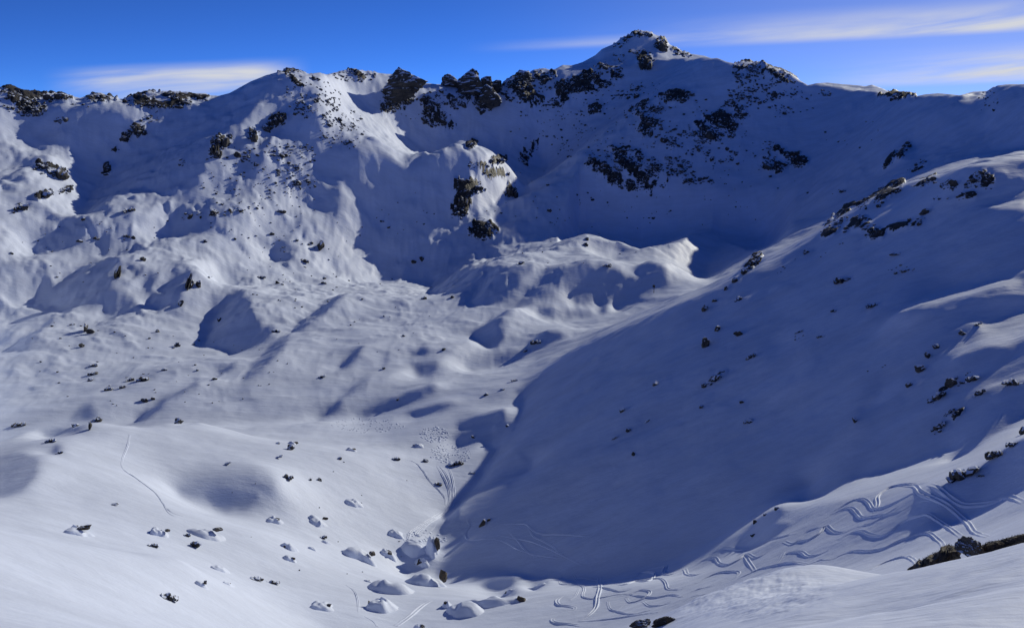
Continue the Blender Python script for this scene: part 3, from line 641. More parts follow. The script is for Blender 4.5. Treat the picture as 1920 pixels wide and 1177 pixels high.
# ------------------------------------------------------------------ materials
class Mat:
    def __init__(self, name):
        self.m = bpy.data.materials.new(name); self.m.use_nodes = True
        self.t = self.m.node_tree; self.b = self.t.nodes['Principled BSDF']
    def n(self, t, **k):
        n = self.t.nodes.new(t)
        for a, v in k.items():
            if hasattr(n, a):
                setattr(n, a, v)
            else:
                n.inputs[a].default_value = v
        return n
    def l(self, a, b):
        self.t.links.new(a, b)
    def noise(self, vec, scale, detail=4, rough=.55):
        n = self.n('ShaderNodeTexNoise'); n.inputs['Scale'].default_value = scale; n.inputs['Detail'].default_value = detail; n.inputs['Roughness'].default_value = rough
        self.l(vec, n.inputs['Vector']); return n.outputs['Fac']
    def ramp(self, v, a, b, c=0., d=1.):
        n = self.n('ShaderNodeMapRange', interpolation_type='SMOOTHSTEP'); self.l(v, n.inputs['Value'])
        for k, x in zip(('From Min', 'From Max', 'To Min', 'To Max'), (a, b, c, d)):
            n.inputs[k].default_value = x
        return n.outputs['Result']
    def math(self, op, a, b=None):
        n = self.n('ShaderNodeMath', operation=op)
        for i, v in enumerate((a, b)):
            if v is None: continue
            if isinstance(v, (int, float)): n.inputs[i].default_value = v
            else: self.l(v, n.inputs[i])
        return n.outputs[0]
    def mix(self, f, a, b):
        n = self.n('ShaderNodeMix', data_type='RGBA')
        self.l(f, n.inputs['Factor'])
        for k, v in (('A', a), ('B', b)):
            if isinstance(v, tuple): n.inputs[k].default_value = v + (1,)
            else: self.l(v, n.inputs[k])
        return n.outputs['Result']
SNOW = (.69, .76, .95)
def rock_colour(M, pos, scale):
    a = M.noise(pos, scale, 6, .65); b = M.noise(pos, scale * 4.3, 5, .6)
    c = M.mix(M.ramp(a, .35, .68), (.022, .022, .024), (.075, .066, .058))
    return M.mix(M.ramp(b, .55, .8), c, (.125, .115, .105)), a, b
def snow_material(name, with_rock):
    M = Mat(name)
    geo = M.n('ShaderNodeNewGeometry'); pos = geo.outputs['Position']
    mp0 = M.n('ShaderNodeMapping'); mp0.inputs['Rotation'].default_value = (0, 0, -.7); mp0.inputs['Scale'].default_value = (.3, 1, .6)
    M.l(pos, mp0.inputs['Vector'])
    cs = M.mix(M.ramp(M.noise(mp0.outputs[0], .12, 7, .65), .32, .68), tuple(x * .92 for x in SNOW), tuple(min(1, x * 1.03) for x in SNOW))
    bump = M.n('ShaderNodeBump'); bump.inputs['Strength'].default_value = .7; bump.inputs['Distance'].default_value = 1.0
    mp = M.n('ShaderNodeMapping'); mp.inputs['Rotation'].default_value = (0, 0, -.5); mp.inputs['Scale'].default_value = (.35, 1, 1)
    M.l(pos, mp.inputs['Vector'])
    h = M.math('ADD', M.math('MULTIPLY', M.noise(mp.outputs[0], .45, 5, .6), .30), M.math('MULTIPLY', M.noise(mp.outputs[0], 5.0, 4, .6), .035))
    h = M.math('ADD', h, M.math('MULTIPLY', M.noise(pos, 60.0, 2, .5), .0022))
    M.l(h, bump.inputs['Height'])
    M.b.inputs['Roughness'].default_value = .62
    M.b.inputs['Specular IOR Level'].default_value = .25
    if not with_rock:
        M.l(cs, M.b.inputs['Base Color']); M.l(bump.outputs[0], M.b.inputs['Normal'])
        return M.m
    cr, a, b = rock_colour(M, pos, .12)
    at = M.n('ShaderNodeAttribute', attribute_name='rock')
    f = M.math('ADD', at.outputs['Fac'], M.math('MULTIPLY', M.math('SUBTRACT', M.noise(pos, .35, 5, .7), .5), 2.2))
    sepn = M.n('ShaderNodeSeparateXYZ'); M.l(geo.outputs['Normal'], sepn.inputs[0])
    f = M.math('ADD', f, M.math('MULTIPLY', M.math('SUBTRACT', .72, sepn.outputs[2]), .5))
    f = M.math('MULTIPLY', M.ramp(f, .52, .62), M.ramp(at.outputs['Fac'], .02, .2))
    M.l(M.mix(f, cs, cr), M.b.inputs['Base Color'])
    b2 = M.n('ShaderNodeBump'); b2.inputs['Strength'].default_value = .8; b2.inputs['Distance'].default_value = 2.0
    M.l(M.math('MULTIPLY', M.math('MULTIPLY', a, 1.2), f), b2.inputs['Height']); M.l(bump.outputs[0], b2.inputs['Normal'])
    M.l(b2.outputs[0], M.b.inputs['Normal'])
    return M.m
def rock_material(name, scale, snow=True, warm=False, line=.62):
    M = Mat(name)
    geo = M.n('ShaderNodeNewGeometry'); pos = geo.outputs['Position']
    cr, a, b = rock_colour(M, pos, scale)
    if warm:
        cr = M.mix(M.ramp(M.noise(pos, scale * 2.1, 5), .4, .7), cr, (.085, .055, .032))
    if snow:
        sepn = M.n('ShaderNodeSeparateXYZ'); M.l(geo.outputs['Normal'], sepn.inputs[0])
        f = M.math('ADD', sepn.outputs[2], M.math('MULTIPLY', M.math('SUBTRACT', M.noise(pos, scale * 2.5, 4), .5), .9))
        cr = M.mix(M.ramp(f, line, line + .12), cr, SNOW)
    M.l(cr, M.b.inputs['Base Color']); M.b.inputs['Roughness'].default_value = .85
    bump = M.n('ShaderNodeBump'); bump.inputs['Strength'].default_value = .7; bump.inputs['Distance'].default_value = .4 / scale * .12
    M.l(b, bump.inputs['Height']); M.l(bump.outputs[0], M.b.inputs['Normal'])
    return M.m
MAT_GROUND = snow_material('snow_and_crags', True)
MAT_SNOW = snow_material('snow', False)
MAT_ROCK = rock_material('rock_dark', .5, True)
MAT_CRAG = rock_material('rock_crag', .14, True, False, .58)
MAT_BARE = rock_material('rock_bare', 1.2, True, True, .9)
MAT_HEATH = rock_material('rock_with_heath', 3.0, False, True)

# ------------------------------------------------------------------ the ground, cut into its slopes
def patch_mesh(name, mask_faces):
    fi, fj = np.nonzero(mask_faces)
    a = fi * NR + fj
    f = np.stack([a, a + NR, a + NR + 1, a + 1], -1)
    used, inv = np.unique(f, return_inverse=True); inv = inv.reshape(f.shape)
    co = np.stack([X.ravel()[used], Y.ravel()[used], Z.ravel()[used]], -1).astype(np.float32)
    me = bpy.data.meshes.new(name)
    me.vertices.add(len(co)); me.vertices.foreach_set('co', co.ravel())
    me.loops.add(f.size); me.loops.foreach_set('vertex_index', inv.ravel().astype(np.int32))
    me.polygons.add(len(f)); me.polygons.foreach_set('loop_start', np.arange(0, f.size, 4, dtype=np.int32))
    at = me.attributes.new('rock', 'FLOAT', 'POINT'); at.data.foreach_set('value', ROCK.ravel()[used].astype(np.float32))
    me.polygons.foreach_set('use_smooth', np.ones(len(f), bool))
    me.update(calc_edges=True)
    me.materials.append(MAT_GROUND)
    o = bpy.data.objects.new(name, me); COL.objects.link(o); o['kind'] = 'structure'
    return o
fth = np.degrees(TH[:-1])[:, None]; fr = np.exp(LR[:-1])[None, :]
cut_near = np.interp(np.degrees(TH[:-1]), [-75, -20, -8, 3, 8, 75], [148, 148, 120, 60, 42, 42])[:, None]
cut_valley = np.interp(np.degrees(TH[:-1]), [-75, -33, -10, -2, 1, 3, 6, 10, 30, 75], [300, 300, 312, 420, 470, 120, 120, 120, 90, 90])[:, None]
cut_slope = np.interp(np.degrees(TH[:-1]), [-75, -2, 1, 3, 8, 15, 30, 75], [0, 0, 470, 440, 440, 430, 430, 430])[:, None]
cut_hill = np.interp(np.degrees(TH[:-1]), [-75, -30, -18, -8, 2, 14, 16, 75], [640, 640, 700, 640, 620, 700, 430, 430])[:, None]
near = fr < cut_near
valley = ~near & (fr < cut_valley)
slope = ~near & ~valley & (fr < cut_slope)
hill = ~near & ~valley & ~slope & (fr < cut_hill)
patch_mesh('foreground_slope', near + np.zeros_like(fth, bool))
patch_mesh('valley_floor', valley)
patch_mesh('right_hand_slope', slope)
patch_mesh('hillside', hill)
patch_mesh('mountain', ~(near | valley | slope | hill))

# the mountainside behind and beneath the eye
bth = np.radians(np.linspace(75, 285, 71)); bth[0] = TH[-1]; bth[-1] = 2 * math.pi + TH[0]
jj = np.unique(np.concatenate([np.arange(0, NR, 12), [NR - 1]]))
br = np.concatenate([[0.02], np.exp(LR[jj])]); mixb = sstep(np.linspace(0, 1, 71), 0, 1)[:, None]
zb = Z[-1][jj][None] * (1 - mixb) + Z[0][jj][None] * mixb
zb = zb + (np.sin(np.linspace(0, math.pi, 71))[:, None] * np.minimum(np.exp(LR[jj])[None] * .75, 60))
zb = np.concatenate([np.full((71, 1), -1.75), zb], 1)
nb = len(br)
cob = np.stack([br[None] * np.sin(bth)[:, None], br[None] * np.cos(bth)[:, None], zb], -1).reshape(-1, 3)
ib = np.arange(70)[:, None] * nb + np.arange(nb - 1)[None]
fb2 = np.stack([ib, ib + nb, ib + nb + 1, ib + 1], -1).reshape(-1, 4)
cen = np.concatenate([np.column_stack([.02 * np.sin(TH), .02 * np.cos(TH), np.full(NT, -1.75)]), np.column_stack([X[:, 0], Y[:, 0], Z[:, 0]])])
ic = np.arange(NT - 1); fc = np.stack([ic, ic + 1, ic + NT + 1, ic + NT], -1)[:, ::-1]
meb = bpy.data.meshes.new('back_slope')
allc = np.concatenate([cob, cen]); allf = np.concatenate([fb2, fc + len(cob)])
meb.from_pydata(allc.tolist(), [], allf.tolist()); meb.polygons.foreach_set('use_smooth', np.ones(len(allf), bool)); meb.materials.append(MAT_SNOW)
ob = bpy.data.objects.new('back_slope', meb); COL.objects.link(ob); ob['kind'] = 'structure'

# ------------------------------------------------------------------ rocks
rng = random.Random(7); nrng = np.random.default_rng(7)
def ico(sub):
    bm = bmesh.new(); bmesh.ops.create_icosphere(bm, subdivisions=sub, radius=1.0)
    co = np.array([v.co[:] for v in bm.verts]); fa = np.array([[v.index for v in f.verts] for f in bm.faces]); bm.free()
    return co, fa
ICO = {k: ico(k) for k in (1, 2, 3, 4, 5)}
def vnoise(p, s, seed):
    return (noise2(p[:, 0] * s + p[:, 2] * 3.1, p[:, 1] * s - p[:, 2] * 1.7, seed) + noise2(p[:, 1] * s + 5.2, p[:, 2] * s + p[:, 0], seed + 3)) * .5
def rock_shape(seed, sub=2, cuts=9, amp=.22, sharp=0.0):
    r = np.random.default_rng(seed)
    co, fa = ICO[sub]; co = co.copy()
    for _ in range(cuts):
        nvec = r.normal(size=3); nvec /= np.linalg.norm(nvec); d = r.uniform(.45, .85)
        over = co @ nvec - d
        co -= np.where(over > 0, over, 0)[:, None] * nvec
    co *= 1 + amp * vnoise(co, 1.6, seed)[:, None] + amp * .6 * vnoise(co, 3.7, seed + 50)[:, None]
    if sub >= 3:
        co *= 1 + amp * .35 * vnoise(co, 8.5, seed + 90)[:, None]
    if sub >= 4:
        co *= 1 + amp * .25 * vnoise(co, 19., seed + 91)[:, None]
    co /= np.abs(co).max(0)
    return co, fa
def new_mesh(name, co, fa, mat, smooth=False):
    me = bpy.data.meshes.new(name)
    co = np.asarray(co, np.float32); fa = np.asarray(fa, np.int32)
    k = fa.shape[1]
    me.vertices.add(len(co)); me.vertices.foreach_set('co', co.ravel())
    me.loops.add(fa.size); me.loops.foreach_set('vertex_index', fa.ravel())
    me.polygons.add(len(fa)); me.polygons.foreach_set('loop_start', np.arange(0, fa.size, k, dtype=np.int32))
    me.polygons.foreach_set('use_smooth', np.full(len(fa), smooth))
    me.update(calc_edges=True)
    me.materials.append(mat)
    return me
def link(name, me, parent=None, loc=None):
    o = bpy.data.objects.new(name, me); COL.objects.link(o)
    if parent is not None: o.parent = parent
    if loc is not None: o.location = loc
    return o
def tag(o, label, cat, group=None):
    o['label'] = label; o['category'] = cat
    if group: o['group'] = group
    return o
def frame_at(p, ang=0.0):
    """axes at a place: across, away, up, turned in the upright plane by ang"""
    th = math.atan2(p[0], p[1])
    ex = np.array([math.cos(th), -math.sin(th), 0]); ey = np.array([math.sin(th), math.cos(th), 0]); ez = np.array([0, 0, 1.])
    c, s = math.cos(ang), math.sin(ang)
    return np.stack([ex * c - ez * s, ey, ex * s + ez * c], 1)
def px_size(p):
    return math.sqrt(p[0] ** 2 + p[1] ** 2 + p[2] ** 2) / F * 1.03

def outcrop_shape(seed):
    """a broken ledge: several blocks grown together along the strike, one body"""
    g = np.random.default_rng(seed); cs_, fs_, of = [], [], 0
    m_ = int(g.integers(5, 8))
    for i in range(m_):
        co, fa = rock_shape(seed * 31 + i, 2, 9, .3)
        x = -1 + 2 * (i + .5) / m_ + g.normal() * .08
        sz = g.uniform(.5, 1.0) * (1 - .45 * abs(x))
        co = co * np.array([g.uniform(.22, .42), g.uniform(.4, .8), sz]) + np.array([x * .8, g.normal() * .18, g.normal() * .12])
        cs_.append(co); fs_.append(fa + of); of += len(co)
    return np.concatenate(cs_), np.concatenate(fs_)
OUTCROPS = [new_mesh('rock', *outcrop_shape(60 + i), MAT_ROCK) for i in range(10)]
VARIANTS = [new_mesh('rock', *rock_shape(100 + i, 3, 10, .26), MAT_ROCK) for i in range(14)]
SMALL = [new_mesh('rock', *rock_shape(300 + i, 2, 8, .24), MAT_ROCK) for i in range(8)]
from mathutils import Matrix
def place_rock(name, u, v, w, h, ang, mesh=None, sink=.34, deep=.8):
    """a boulder w x h photograph pixels large whose middle is seen at (u, v)"""
    foot = hit(u, v + h * .42)
    s = px_size(foot)
    ax = frame_at(foot, math.radians(ang))
    sx, sz = w * s * .5, h * s * .62
    sy = max(sz, min(sx, sz * 2.2)) * deep
    o = link(name, mesh or rng.choice(OUTCROPS if (w > 13 and w / h > 1.6) or max(w, h) > 24 else VARIANTS if w > 9 else SMALL))
    ctr = foot + ax[:, 2] * sz * (1 - 2 * sink) * .85 + ax[:, 1] * sy * .35
    M = Matrix([[ax[0, 0] * sx, ax[0, 1] * sy, ax[0, 2] * sz, ctr[0]], [ax[1, 0] * sx, ax[1, 1] * sy, ax[1, 2] * sz, ctr[1]], [ax[2, 0] * sx, ax[2, 1] * sy, ax[2, 2] * sz, ctr[2]], [0, 0, 0, 1]])
    if rng.random() < .5:
        M = M @ Matrix.Scale(-1, 4, (0, 1, 0)) @ Matrix.Rotation(math.pi, 4, 'Z') @ Matrix.Scale(-1, 4, (0, 1, 0))
    o.matrix_world = M
    return o
# snow-free boulders and outcrops surveyed one by one: u, v, width, height, tilt, label
SINGLES = []
def S(u, v, w, h, ang, label):
    SINGLES.append((u, v, w, h, ang, label))
# -- left hillside
S(243,393,26,12,0,'large dark boulder on top of the sunlit knoll in the upper left')
S(525,395,22,9,0,'flat dark boulder at the right end of the rocky shelf on the left hillside')
S(449,393,18,8,0,'dark boulder above the shaded stony shelf on the left hillside')
S(180,446,14,8,0,'small boulder between two shaded hollows below the upper left knoll')
S(149,451,12,6,0,'small flat rock on the rim of a shaded hollow at the far left')
S(238,442,14,8,0,'left of two touching rocks on the bright rib below the big knoll boulder')
S(249,445,9,7,0,'right of two touching rocks on the bright rib below the big knoll boulder')
S(385,452,11,6,0,'lone small rock on the smooth bright back of the left hillside')
S(508,438,13,7,0,'small rock above the round shaded hollow right of the left hillside')
S(268,485,11,9,0,'dark rock standing at the head of the broad shaded bank on the left')
S(600,459,15,19,10,'upright crag with dark left flank on the hummock left of centre')
S(571,488,18,11,0,'dark crag just below and left of the upright hummock crag')
S(490,519,19,8,-10,'wide low rock amid scattered stones on the middle left hillside')
S(520,529,9,7,0,'small rock beside the wide low rock on the middle left hillside')
S(607,529,11,6,0,'small flat stone at the right edge of the stony middle left slope')
S(219,507,11,32,15,'long dark rib down the crest of the broad shaded bank on the left')
S(353,524,13,40,22,'tall dark rib along the sharp crest left of centre')
S(338,566,8,14,25,'dark toe of the sharp rocky crest left of centre')
S(372,530,10,16,10,'brown speckled rock right of the sharp rocky crest')
S(161,614,8,17,8,'upright slab of the twin boulders casting a long shadow on the left hillside')
S(171,620,14,11,-10,'squat block of the twin boulders casting a long shadow on the left hillside')
S(153,647,10,9,0,'snow-topped rock with a long blue shadow below the twin boulders')
S(334,646,13,9,0,'dark block alone in the snow halfway up the left slope')
S(296,620,8,6,0,'pebble-like rock above the dark block on the left slope')
S(517,620,18,7,0,'dark flat rock at the right edge of the large shaded hollow')
S(411,597,7,10,0,'tiny dark stone inside the large shaded hollow')
S(173,700,20,8,-10,'long dark rock in the stone field on the lower left slope')
S(176,684,18,7,-8,'thin dark rock above the long one in the lower left stone field')
S(171,711,12,6,0,'small rock below the long one in the lower left stone field')
S(244,711,18,9,0,'snow-capped boulder left of its larger twin in the lower left stone field')
S(267,710,24,11,0,'larger snow-capped boulder in the lower left stone field')
S(309,692,12,6,0,'dark stone up and right of the snow-capped boulders')
S(204,728,15,8,0,'white-topped rock with a shadow tail below the lower left stone field')
S(230,724,14,8,0,'white-topped rock just under the snow-capped boulder pair')
S(271,749,13,8,0,'dark rock with a short shadow below the stone field')
S(183,785,18,11,0,'snow-capped rock in the gully behind the moraine crest')
S(36,795,24,10,-8,'dark flat boulder at the far left behind the moraine crest')
S(141,796,13,8,0,'brown boulder at the top of the moraine beside the marker stone')
S(335,789,18,12,0,'white-capped boulder with a long blue shadow at the foot of the left slope')
S(95,826,20,8,-8,'dark boulder on the moraine near its left end')
S(112,848,16,5,-15,'thin dark stone on the moraine beside the bright snow rim')
S(402,709,11,6,0,'small dark rock on the smooth lower slope right of the stone field')
S(603,706,18,6,-20,'slanted flat rock on the lower slope left of the creek gully')
# -- moraine and valley floor
S(540,893,23,14,-15,'large dark boulder above the round blue hollow')
S(545,838,16,12,0,'grassy dark boulder on the sunlit saddle of the moraine')
S(521,830,8,5,0,'small stone left of the grassy boulder')
S(600,898,11,7,0,'dark stone right of the large boulder above the blue hollow')
S(582,898,5,5,0,'tiny stone between the large boulder and the dark stone')
S(637,858,8,7,0,'small dark stone alone on the sunlit bench')
S(521,857,20,5,-22,'thin slanting ledge above the round blue hollow')
S(425,869,20,5,-20,'thin ledge left of and above the round blue hollow')
S(215,945,13,5,0,'flat dark stone on the smooth snow bench at the left')
S(351,1002,17,7,-8,'small dark boulder left of the long snow drift')
S(364,1020,30,13,-8,'dark boulder partly wrapped in snow below the long drift')
S(288,1022,22,8,10,'low curved rock rim in the snow at the lower left')
S(317,1119,34,13,28,'bent dark rock poking through the smooth snow at the bottom left')
S(480,1084,26,8,12,'low dark rock at the bottom left edge of the boulder field')
S(512,1091,26,7,12,'flat rock with a shadow to its right in the lower boulder field')
S(606,1007,18,8,0,'dark rock above a small white cone in the boulder field')
S(742,859,17,8,0,'snow-topped boulder on the flat left of the ski tracks')
S(797,863,13,7,0,'dark stone between two boulders above the ski tracks')
S(855,867,28,12,0,'large dark boulder at the head of the braided ski tracks')
S(822,906,18,8,0,'snow-capped rock beside the curving single track')
S(885,885,13,5,0,'flat rock lying in the shadow right of the braided tracks')
S(887,752+66,9,6,0,'small dark stone on the shaded lip above the valley floor')
S(952,797,8,5,0,'small dark stone at the shadow edge below the white lip')
S(795,558,14,8,-10,'snow-capped boulder on the bright bench above the creek')
S(848,556,10,6,0,'white-topped boulder near the pointed tongue of sunlight')
S(832,654,10,5,0,'dark stone above the narrow creek gully')
S(1005,640,22,12,-10,'craggy dark knob on the rounded shoulder in mid valley')
S(985,657,10,6,-20,'small rock below the craggy knob in mid valley')
S(965,712,14,5,0,'pale flat rock on the bright fan in mid valley')
S(910,739,12,6,0,'dark stone on the lower fan in mid valley')
S(942,729,9,4,0,'small flat stone right of the dark stone on the fan')
S(745,748,7,5,0,'tiny rock beside the shaded stream bank')
S(1099,458,12,8,0,'dark boulder below the top of the sunlit hummock')
S(1100,447,9,6,0,'smaller dark stone right at the top of the sunlit hummock')
S(976,492,18,9,-20,'rocky notch in the crest of the sunlit hummock')
S(1138,497,18,9,-8,'dark rocks between the two sunlit hummocks')
S(775,489,12,8,0,'dark boulder in the shade left of the hummocks')
S(790,484,10,10,0,'second dark boulder in the shade left of the hummocks')
S(1580,358,16,7,0,'dark boulder alone on the floor of the shaded bowl')
# -- right-hand slope
S(1580,523,30,15,-15,'large dark boulder in the middle of the upper shaded slope')
S(1635,572,27,12,0,'pyramid-shaped boulder on the shaded slope below the large dark one')
S(1320,640,17,22,20,'tall ragged rock on the left part of the shaded slope')
S(1408,668,24,9,-40,'snow-dusted ledge in the middle of the shaded slope')
S(1385,624,17,11,-20,'ragged rock above the snow-dusted ledge')
S(1342,614,12,16,25,'slanting rock above the tall ragged rock')
S(1385,559,19,9,-30,'rock with a white notch near the crest of the shaded slope')
S(1512,472,13,8,-10,'small dark boulder below the crest of the shaded slope')
S(1418,489,30,14,-42,'long dark outcrop along the crest of the shaded slope')
S(1395,509,15,12,-20,'dark block on the crest below the long outcrop')
S(1378,525,12,11,-20,'lower dark block on the crest')
S(1362,540,10,7,-30,'small stone on the crest below the two blocks')
S(1340,562,10,8,-30,'small rock under the crest')
S(1321,576,12,14,20,'double rock lowest on the upper crest')
S(1338,709,38,11,-38,'long slanting outcrop low on the shaded slope')
S(1322,721,13,9,-30,'dark foot of the long slanting outcrop')
S(1725,690,21,16,-35,'square dark rock at the lower end of the streaked shoulder')
S(1741,665,12,12,-45,'dark rock along the rim of the streaked shoulder')
S(1757,648,10,10,-45,'higher dark rock along the rim of the streaked shoulder')
S(1805,622,10,12,-45,'rock at the upper rim of the streaked shoulder')
S(1832,608,18,7,-35,'thin rock at the top of the streaked shoulder')
S(1756,744,38,14,-45,'lower block of the dark rock band at the right')
S(1788,715,24,18,-35,'middle block of the dark rock band at the right')
S(1819,711,36,12,-32,'upper block of the dark rock band at the right')
S(1837,735,26,13,-50,'hooked rock right of the dark rock band')
S(1899,716,36,13,-8,'dark boulder under a white rim at the right edge')
S(1703,721,14,9,-15,'small dark rock left of the rock band')
S(1760,798,34,11,-40,'slanting ragged rock above the spiky shadow edge')
S(1782,772,26,8,-40,'thin ragged rock above the slanting one at the right')
S(1603,786,9,12,-30,'small rock tipped with white above the shadow edge')
S(1563,582,14,6,-15,'low rock left of the pyramid-shaped boulder')
S(1540,630,17,5,-10,'low rock under a streak of snow on the shaded slope')
S(1498,622,18,4,-30,'thin ledge left of the low rock on the shaded slope')
S(1682,476,26,6,-8,'curved ledge high on the shaded slope')
S(1696,508,18,7,0,'curled ledge below the curved one on the upper shaded slope')
S(1734,396,19,12,0,'round boulder below the craggy crest in the upper right')
S(1391,753,9,6,-20,'tiny stone low in the middle of the shaded slope')
S(1404,788,22,9,-15,'dark crusted rock above the smooth shaded hollow')
S(1315,762,8,7,0,'tiny stone below the long slanting outcrop')
S(1178,806,13,8,-10,'dark rock alone low on the smooth shaded slope')
S(1152,821,16,4,-35,'thin ledge left of the lone rock on the smooth shaded slope')
S(1214,789,12,4,-30,'thin ledge right of the lone rock on the smooth shaded slope')
S(1188,850,8,8,0,'rock under an arched snow ledge on the smooth shaded slope')
S(903,979,9,17,30,'forked dark rock at the foot of the shaded slope')
S(914,973,6,10,35,'thin splinter beside the forked dark rock')
S(1165,767,9,12,30,'small upright rock left of the crusted rock on the shaded slope')
S(1228,718,10,10,30,'ragged stone on the left flank of the shaded slope')
S(1807,886,54,24,-33,'large dark rock casting a pointed shadow on the tracked slope')
S(1866,850,30,20,-32,'snow-topped rock above the one casting the pointed shadow')
S(1899,831,28,10,-15,'flat rock at the right edge above the tracked slope')
S(1916,808,10,16,0,'dark rock cut by the right edge of the picture')
S(1838,891,14,6,-25,'small rock beside the rock casting the pointed shadow')
S(1416,977,9,8,0,'dark knob on the little shaded spur by the tracks')
S(1456,953,12,6,-25,'low dark stones on top of the little shaded spur')
S(1411,1003,9,6,-10,'small dark stone at the foot of the little shaded spur')
S(1434,964,6,5,0,'tiny stone between the knob and the low stones on the spur')
# -- peaks and knobs
S(935,299,32,10,-8,'dark rock on the sunlit crest of the knob left of the bowl')
S(958,359,26,24,10,'big dark rock on the right flank of the knob')
S(868,374,24,26,0,'big dark rock on the left flank of the knob')
S(893,350,26,12,0,'dark ledge in the middle of the knob')
S(985,288,14,28,-35,'ragged rock band down the right edge of the knob')
S(884,271,26,9,-30,'dark rock at the left top of the knob')
S(1182,346,20,20,0,'biggest dark rock in the middle of the peak face')
S(520,224,26,22,-20,'dark crag overhanging on the left spur')
S(502,240,14,16,-40,'lower dark crag under the overhanging one on the left spur')
S(476,252,14,22,10,'dark rock stack left of the overhanging crag')
S(404,278,20,36,15,'tallest dark outcrop on the left wall of the spur')
S(424,266,14,20,0,'dark outcrop right of the tallest one on the left spur')
S(258,243,28,20,0,'dark outcrop under the sunlit triangle on the left ridge')
S(1240,86,22,24,0,'black summit block on the right of the peak')
S(1210,116,26,30,0,'dark rocks below the summit block')
S(85,365,34,10,-20,'dark rock stripe on the sunlit knoll at the far left')
S(127,356,26,10,-25,'right-hand dark rock stripe on the sunlit knoll at the far left')
S(38,390,28,14,-20,'lowest dark rock on the sunlit knoll at the far left')
S(108,321,42,22,20,'largest brown rock patch on the sunlit knoll at the far left')
S(80,312,20,12,0,'upper brown rock on the sunlit knoll at the far left')
S(1115,205,26,14,-10,'dark rock under a small snow cap on the left of the peak face')
for (u, v, w, h, ang, label) in SINGLES:
    o = place_rock('rock', u, v, w, h, ang)
    tag(o, label, 'rock')

# big crags with their own shape: needles on the saddle, the crag left of them
def crag(name, outline, depth, label, seed, mat=MAT_CRAG):
    """a pinnacle: outline (in photograph pixels, foot first) given its own thickness and broken faces"""
    pts = np.array(outline, float)
    cu, vb = pts[:, 0].mean(), pts[:, 1].max()
    foot = hit(cu, vb - 2); s = px_size(foot); ax = frame_at(foot)
    n_l, n_s = 26, 20
    vt = pts[:, 1].min()
    co = []
    p2 = np.vstack([pts, pts[:1]])
    for i in range(n_l):
        v = vb + 6 - (vb + 6 - vt - .2) * i / (n_l - 1)
        xs = []
        for (ax0, ay0), (bx0, by0) in zip(p2[:-1], p2[1:]):
            if (ay0 > min(v, vb - .5)) != (by0 > min(v, vb - .5)):
                xs.append(ax0 + (min(v, vb - .5) - ay0) / (by0 - ay0) * (bx0 - ax0))
        x0, x1 = (min(xs), max(xs)) if len(xs) >= 2 else (cu, cu)
        for k in range(n_s):
            a = 2 * math.pi * k / n_s
            c_, s_ = math.cos(a), math.sin(a)
            co.append(((x0 + x1) / 2 - cu + (x1 - x0) / 2 * np.sign(c_) * abs(c_) ** .7, (x1 - x0) / 2 * depth * s_, vb - v))
    co = np.array(co)
    wv = fbm(co[:, 0] * 1.3 + co[:, 1] * .9 + seed * 9 + co[:, 2] * .35, co[:, 2] * .42 + co[:, 1] * .8 - co[:, 0] * .3, 10, 4, seed, .62, True)
    rad = co[:, :2] - np.array([[co[:, 0].mean(), 0]])
    co[:, :2] += rad * (.24 * wv)[:, None]
    co[:, 2] += 1.2 * noise2(co[:, 0] / 4, co[:, 1] / 4, seed)
    q = np.arange(n_s)
    fa = np.concatenate([np.stack([i * n_s + q, i * n_s + (q + 1) % n_s, (i + 1) * n_s + (q + 1) % n_s, (i + 1) * n_s + q], 1) for i in range(n_l - 1)])
    me = new_mesh(name, co * s, fa, mat)
    o = link(name, me); o.matrix_world = Matrix([[*ax[0], foot[0]], [*ax[1], foot[1]], [*ax[2], foot[2]], [0, 0, 0, 1]])
    tag(o, label, 'rock pinnacle', 'rock needles on the ridge')
    return o
crag('rock_pinnacle', [(860,176),(862,160),(868,150),(876,141),(885,135),(891,138),(895,147),(899,160),(900,176)], .7, 'broadest and tallest rock needle on the saddle of the ridge', 1)
crag('rock_pinnacle', [(828,163),(831,154),(836,144),(844,142),(849,148),(856,156),(858,164)], .8, 'lone rounded rock tooth left of the tallest needle', 2)
crag('rock_pinnacle', [(899,178),(900,160),(903,152),(911,147),(918,148),(920,158),(922,176)], .7, 'middle rock needle just right of the tallest one', 3)
crag('rock_pinnacle', [(919,176),(921,162),(925,157),(931,153),(937,155),(938,166),(937,176)], .7, 'rightmost slim rock needle on the saddle', 4)
crag('rock_buttress', [(899,200),(901,184),(905,172),(913,164),(922,170),(930,182),(935,192),(931,202),(920,207),(908,204)], .5, 'dark rock buttress hanging below the needles', 5)
crag('rock_buttress', [(716,196),(722,182),(732,160),(740,146),(749,134),(757,139),(770,147),(786,158),(780,172),(768,184),(750,194),(735,202)], .45, 'broad dark buttress under the snowy point left of the needles', 6)
crag('rock_pinnacle', [(968,150),(970,142),(975,134),(982,136),(990,139),(992,150)], .8, 'blocky rock tooth on the ridge right of the needles', 8)

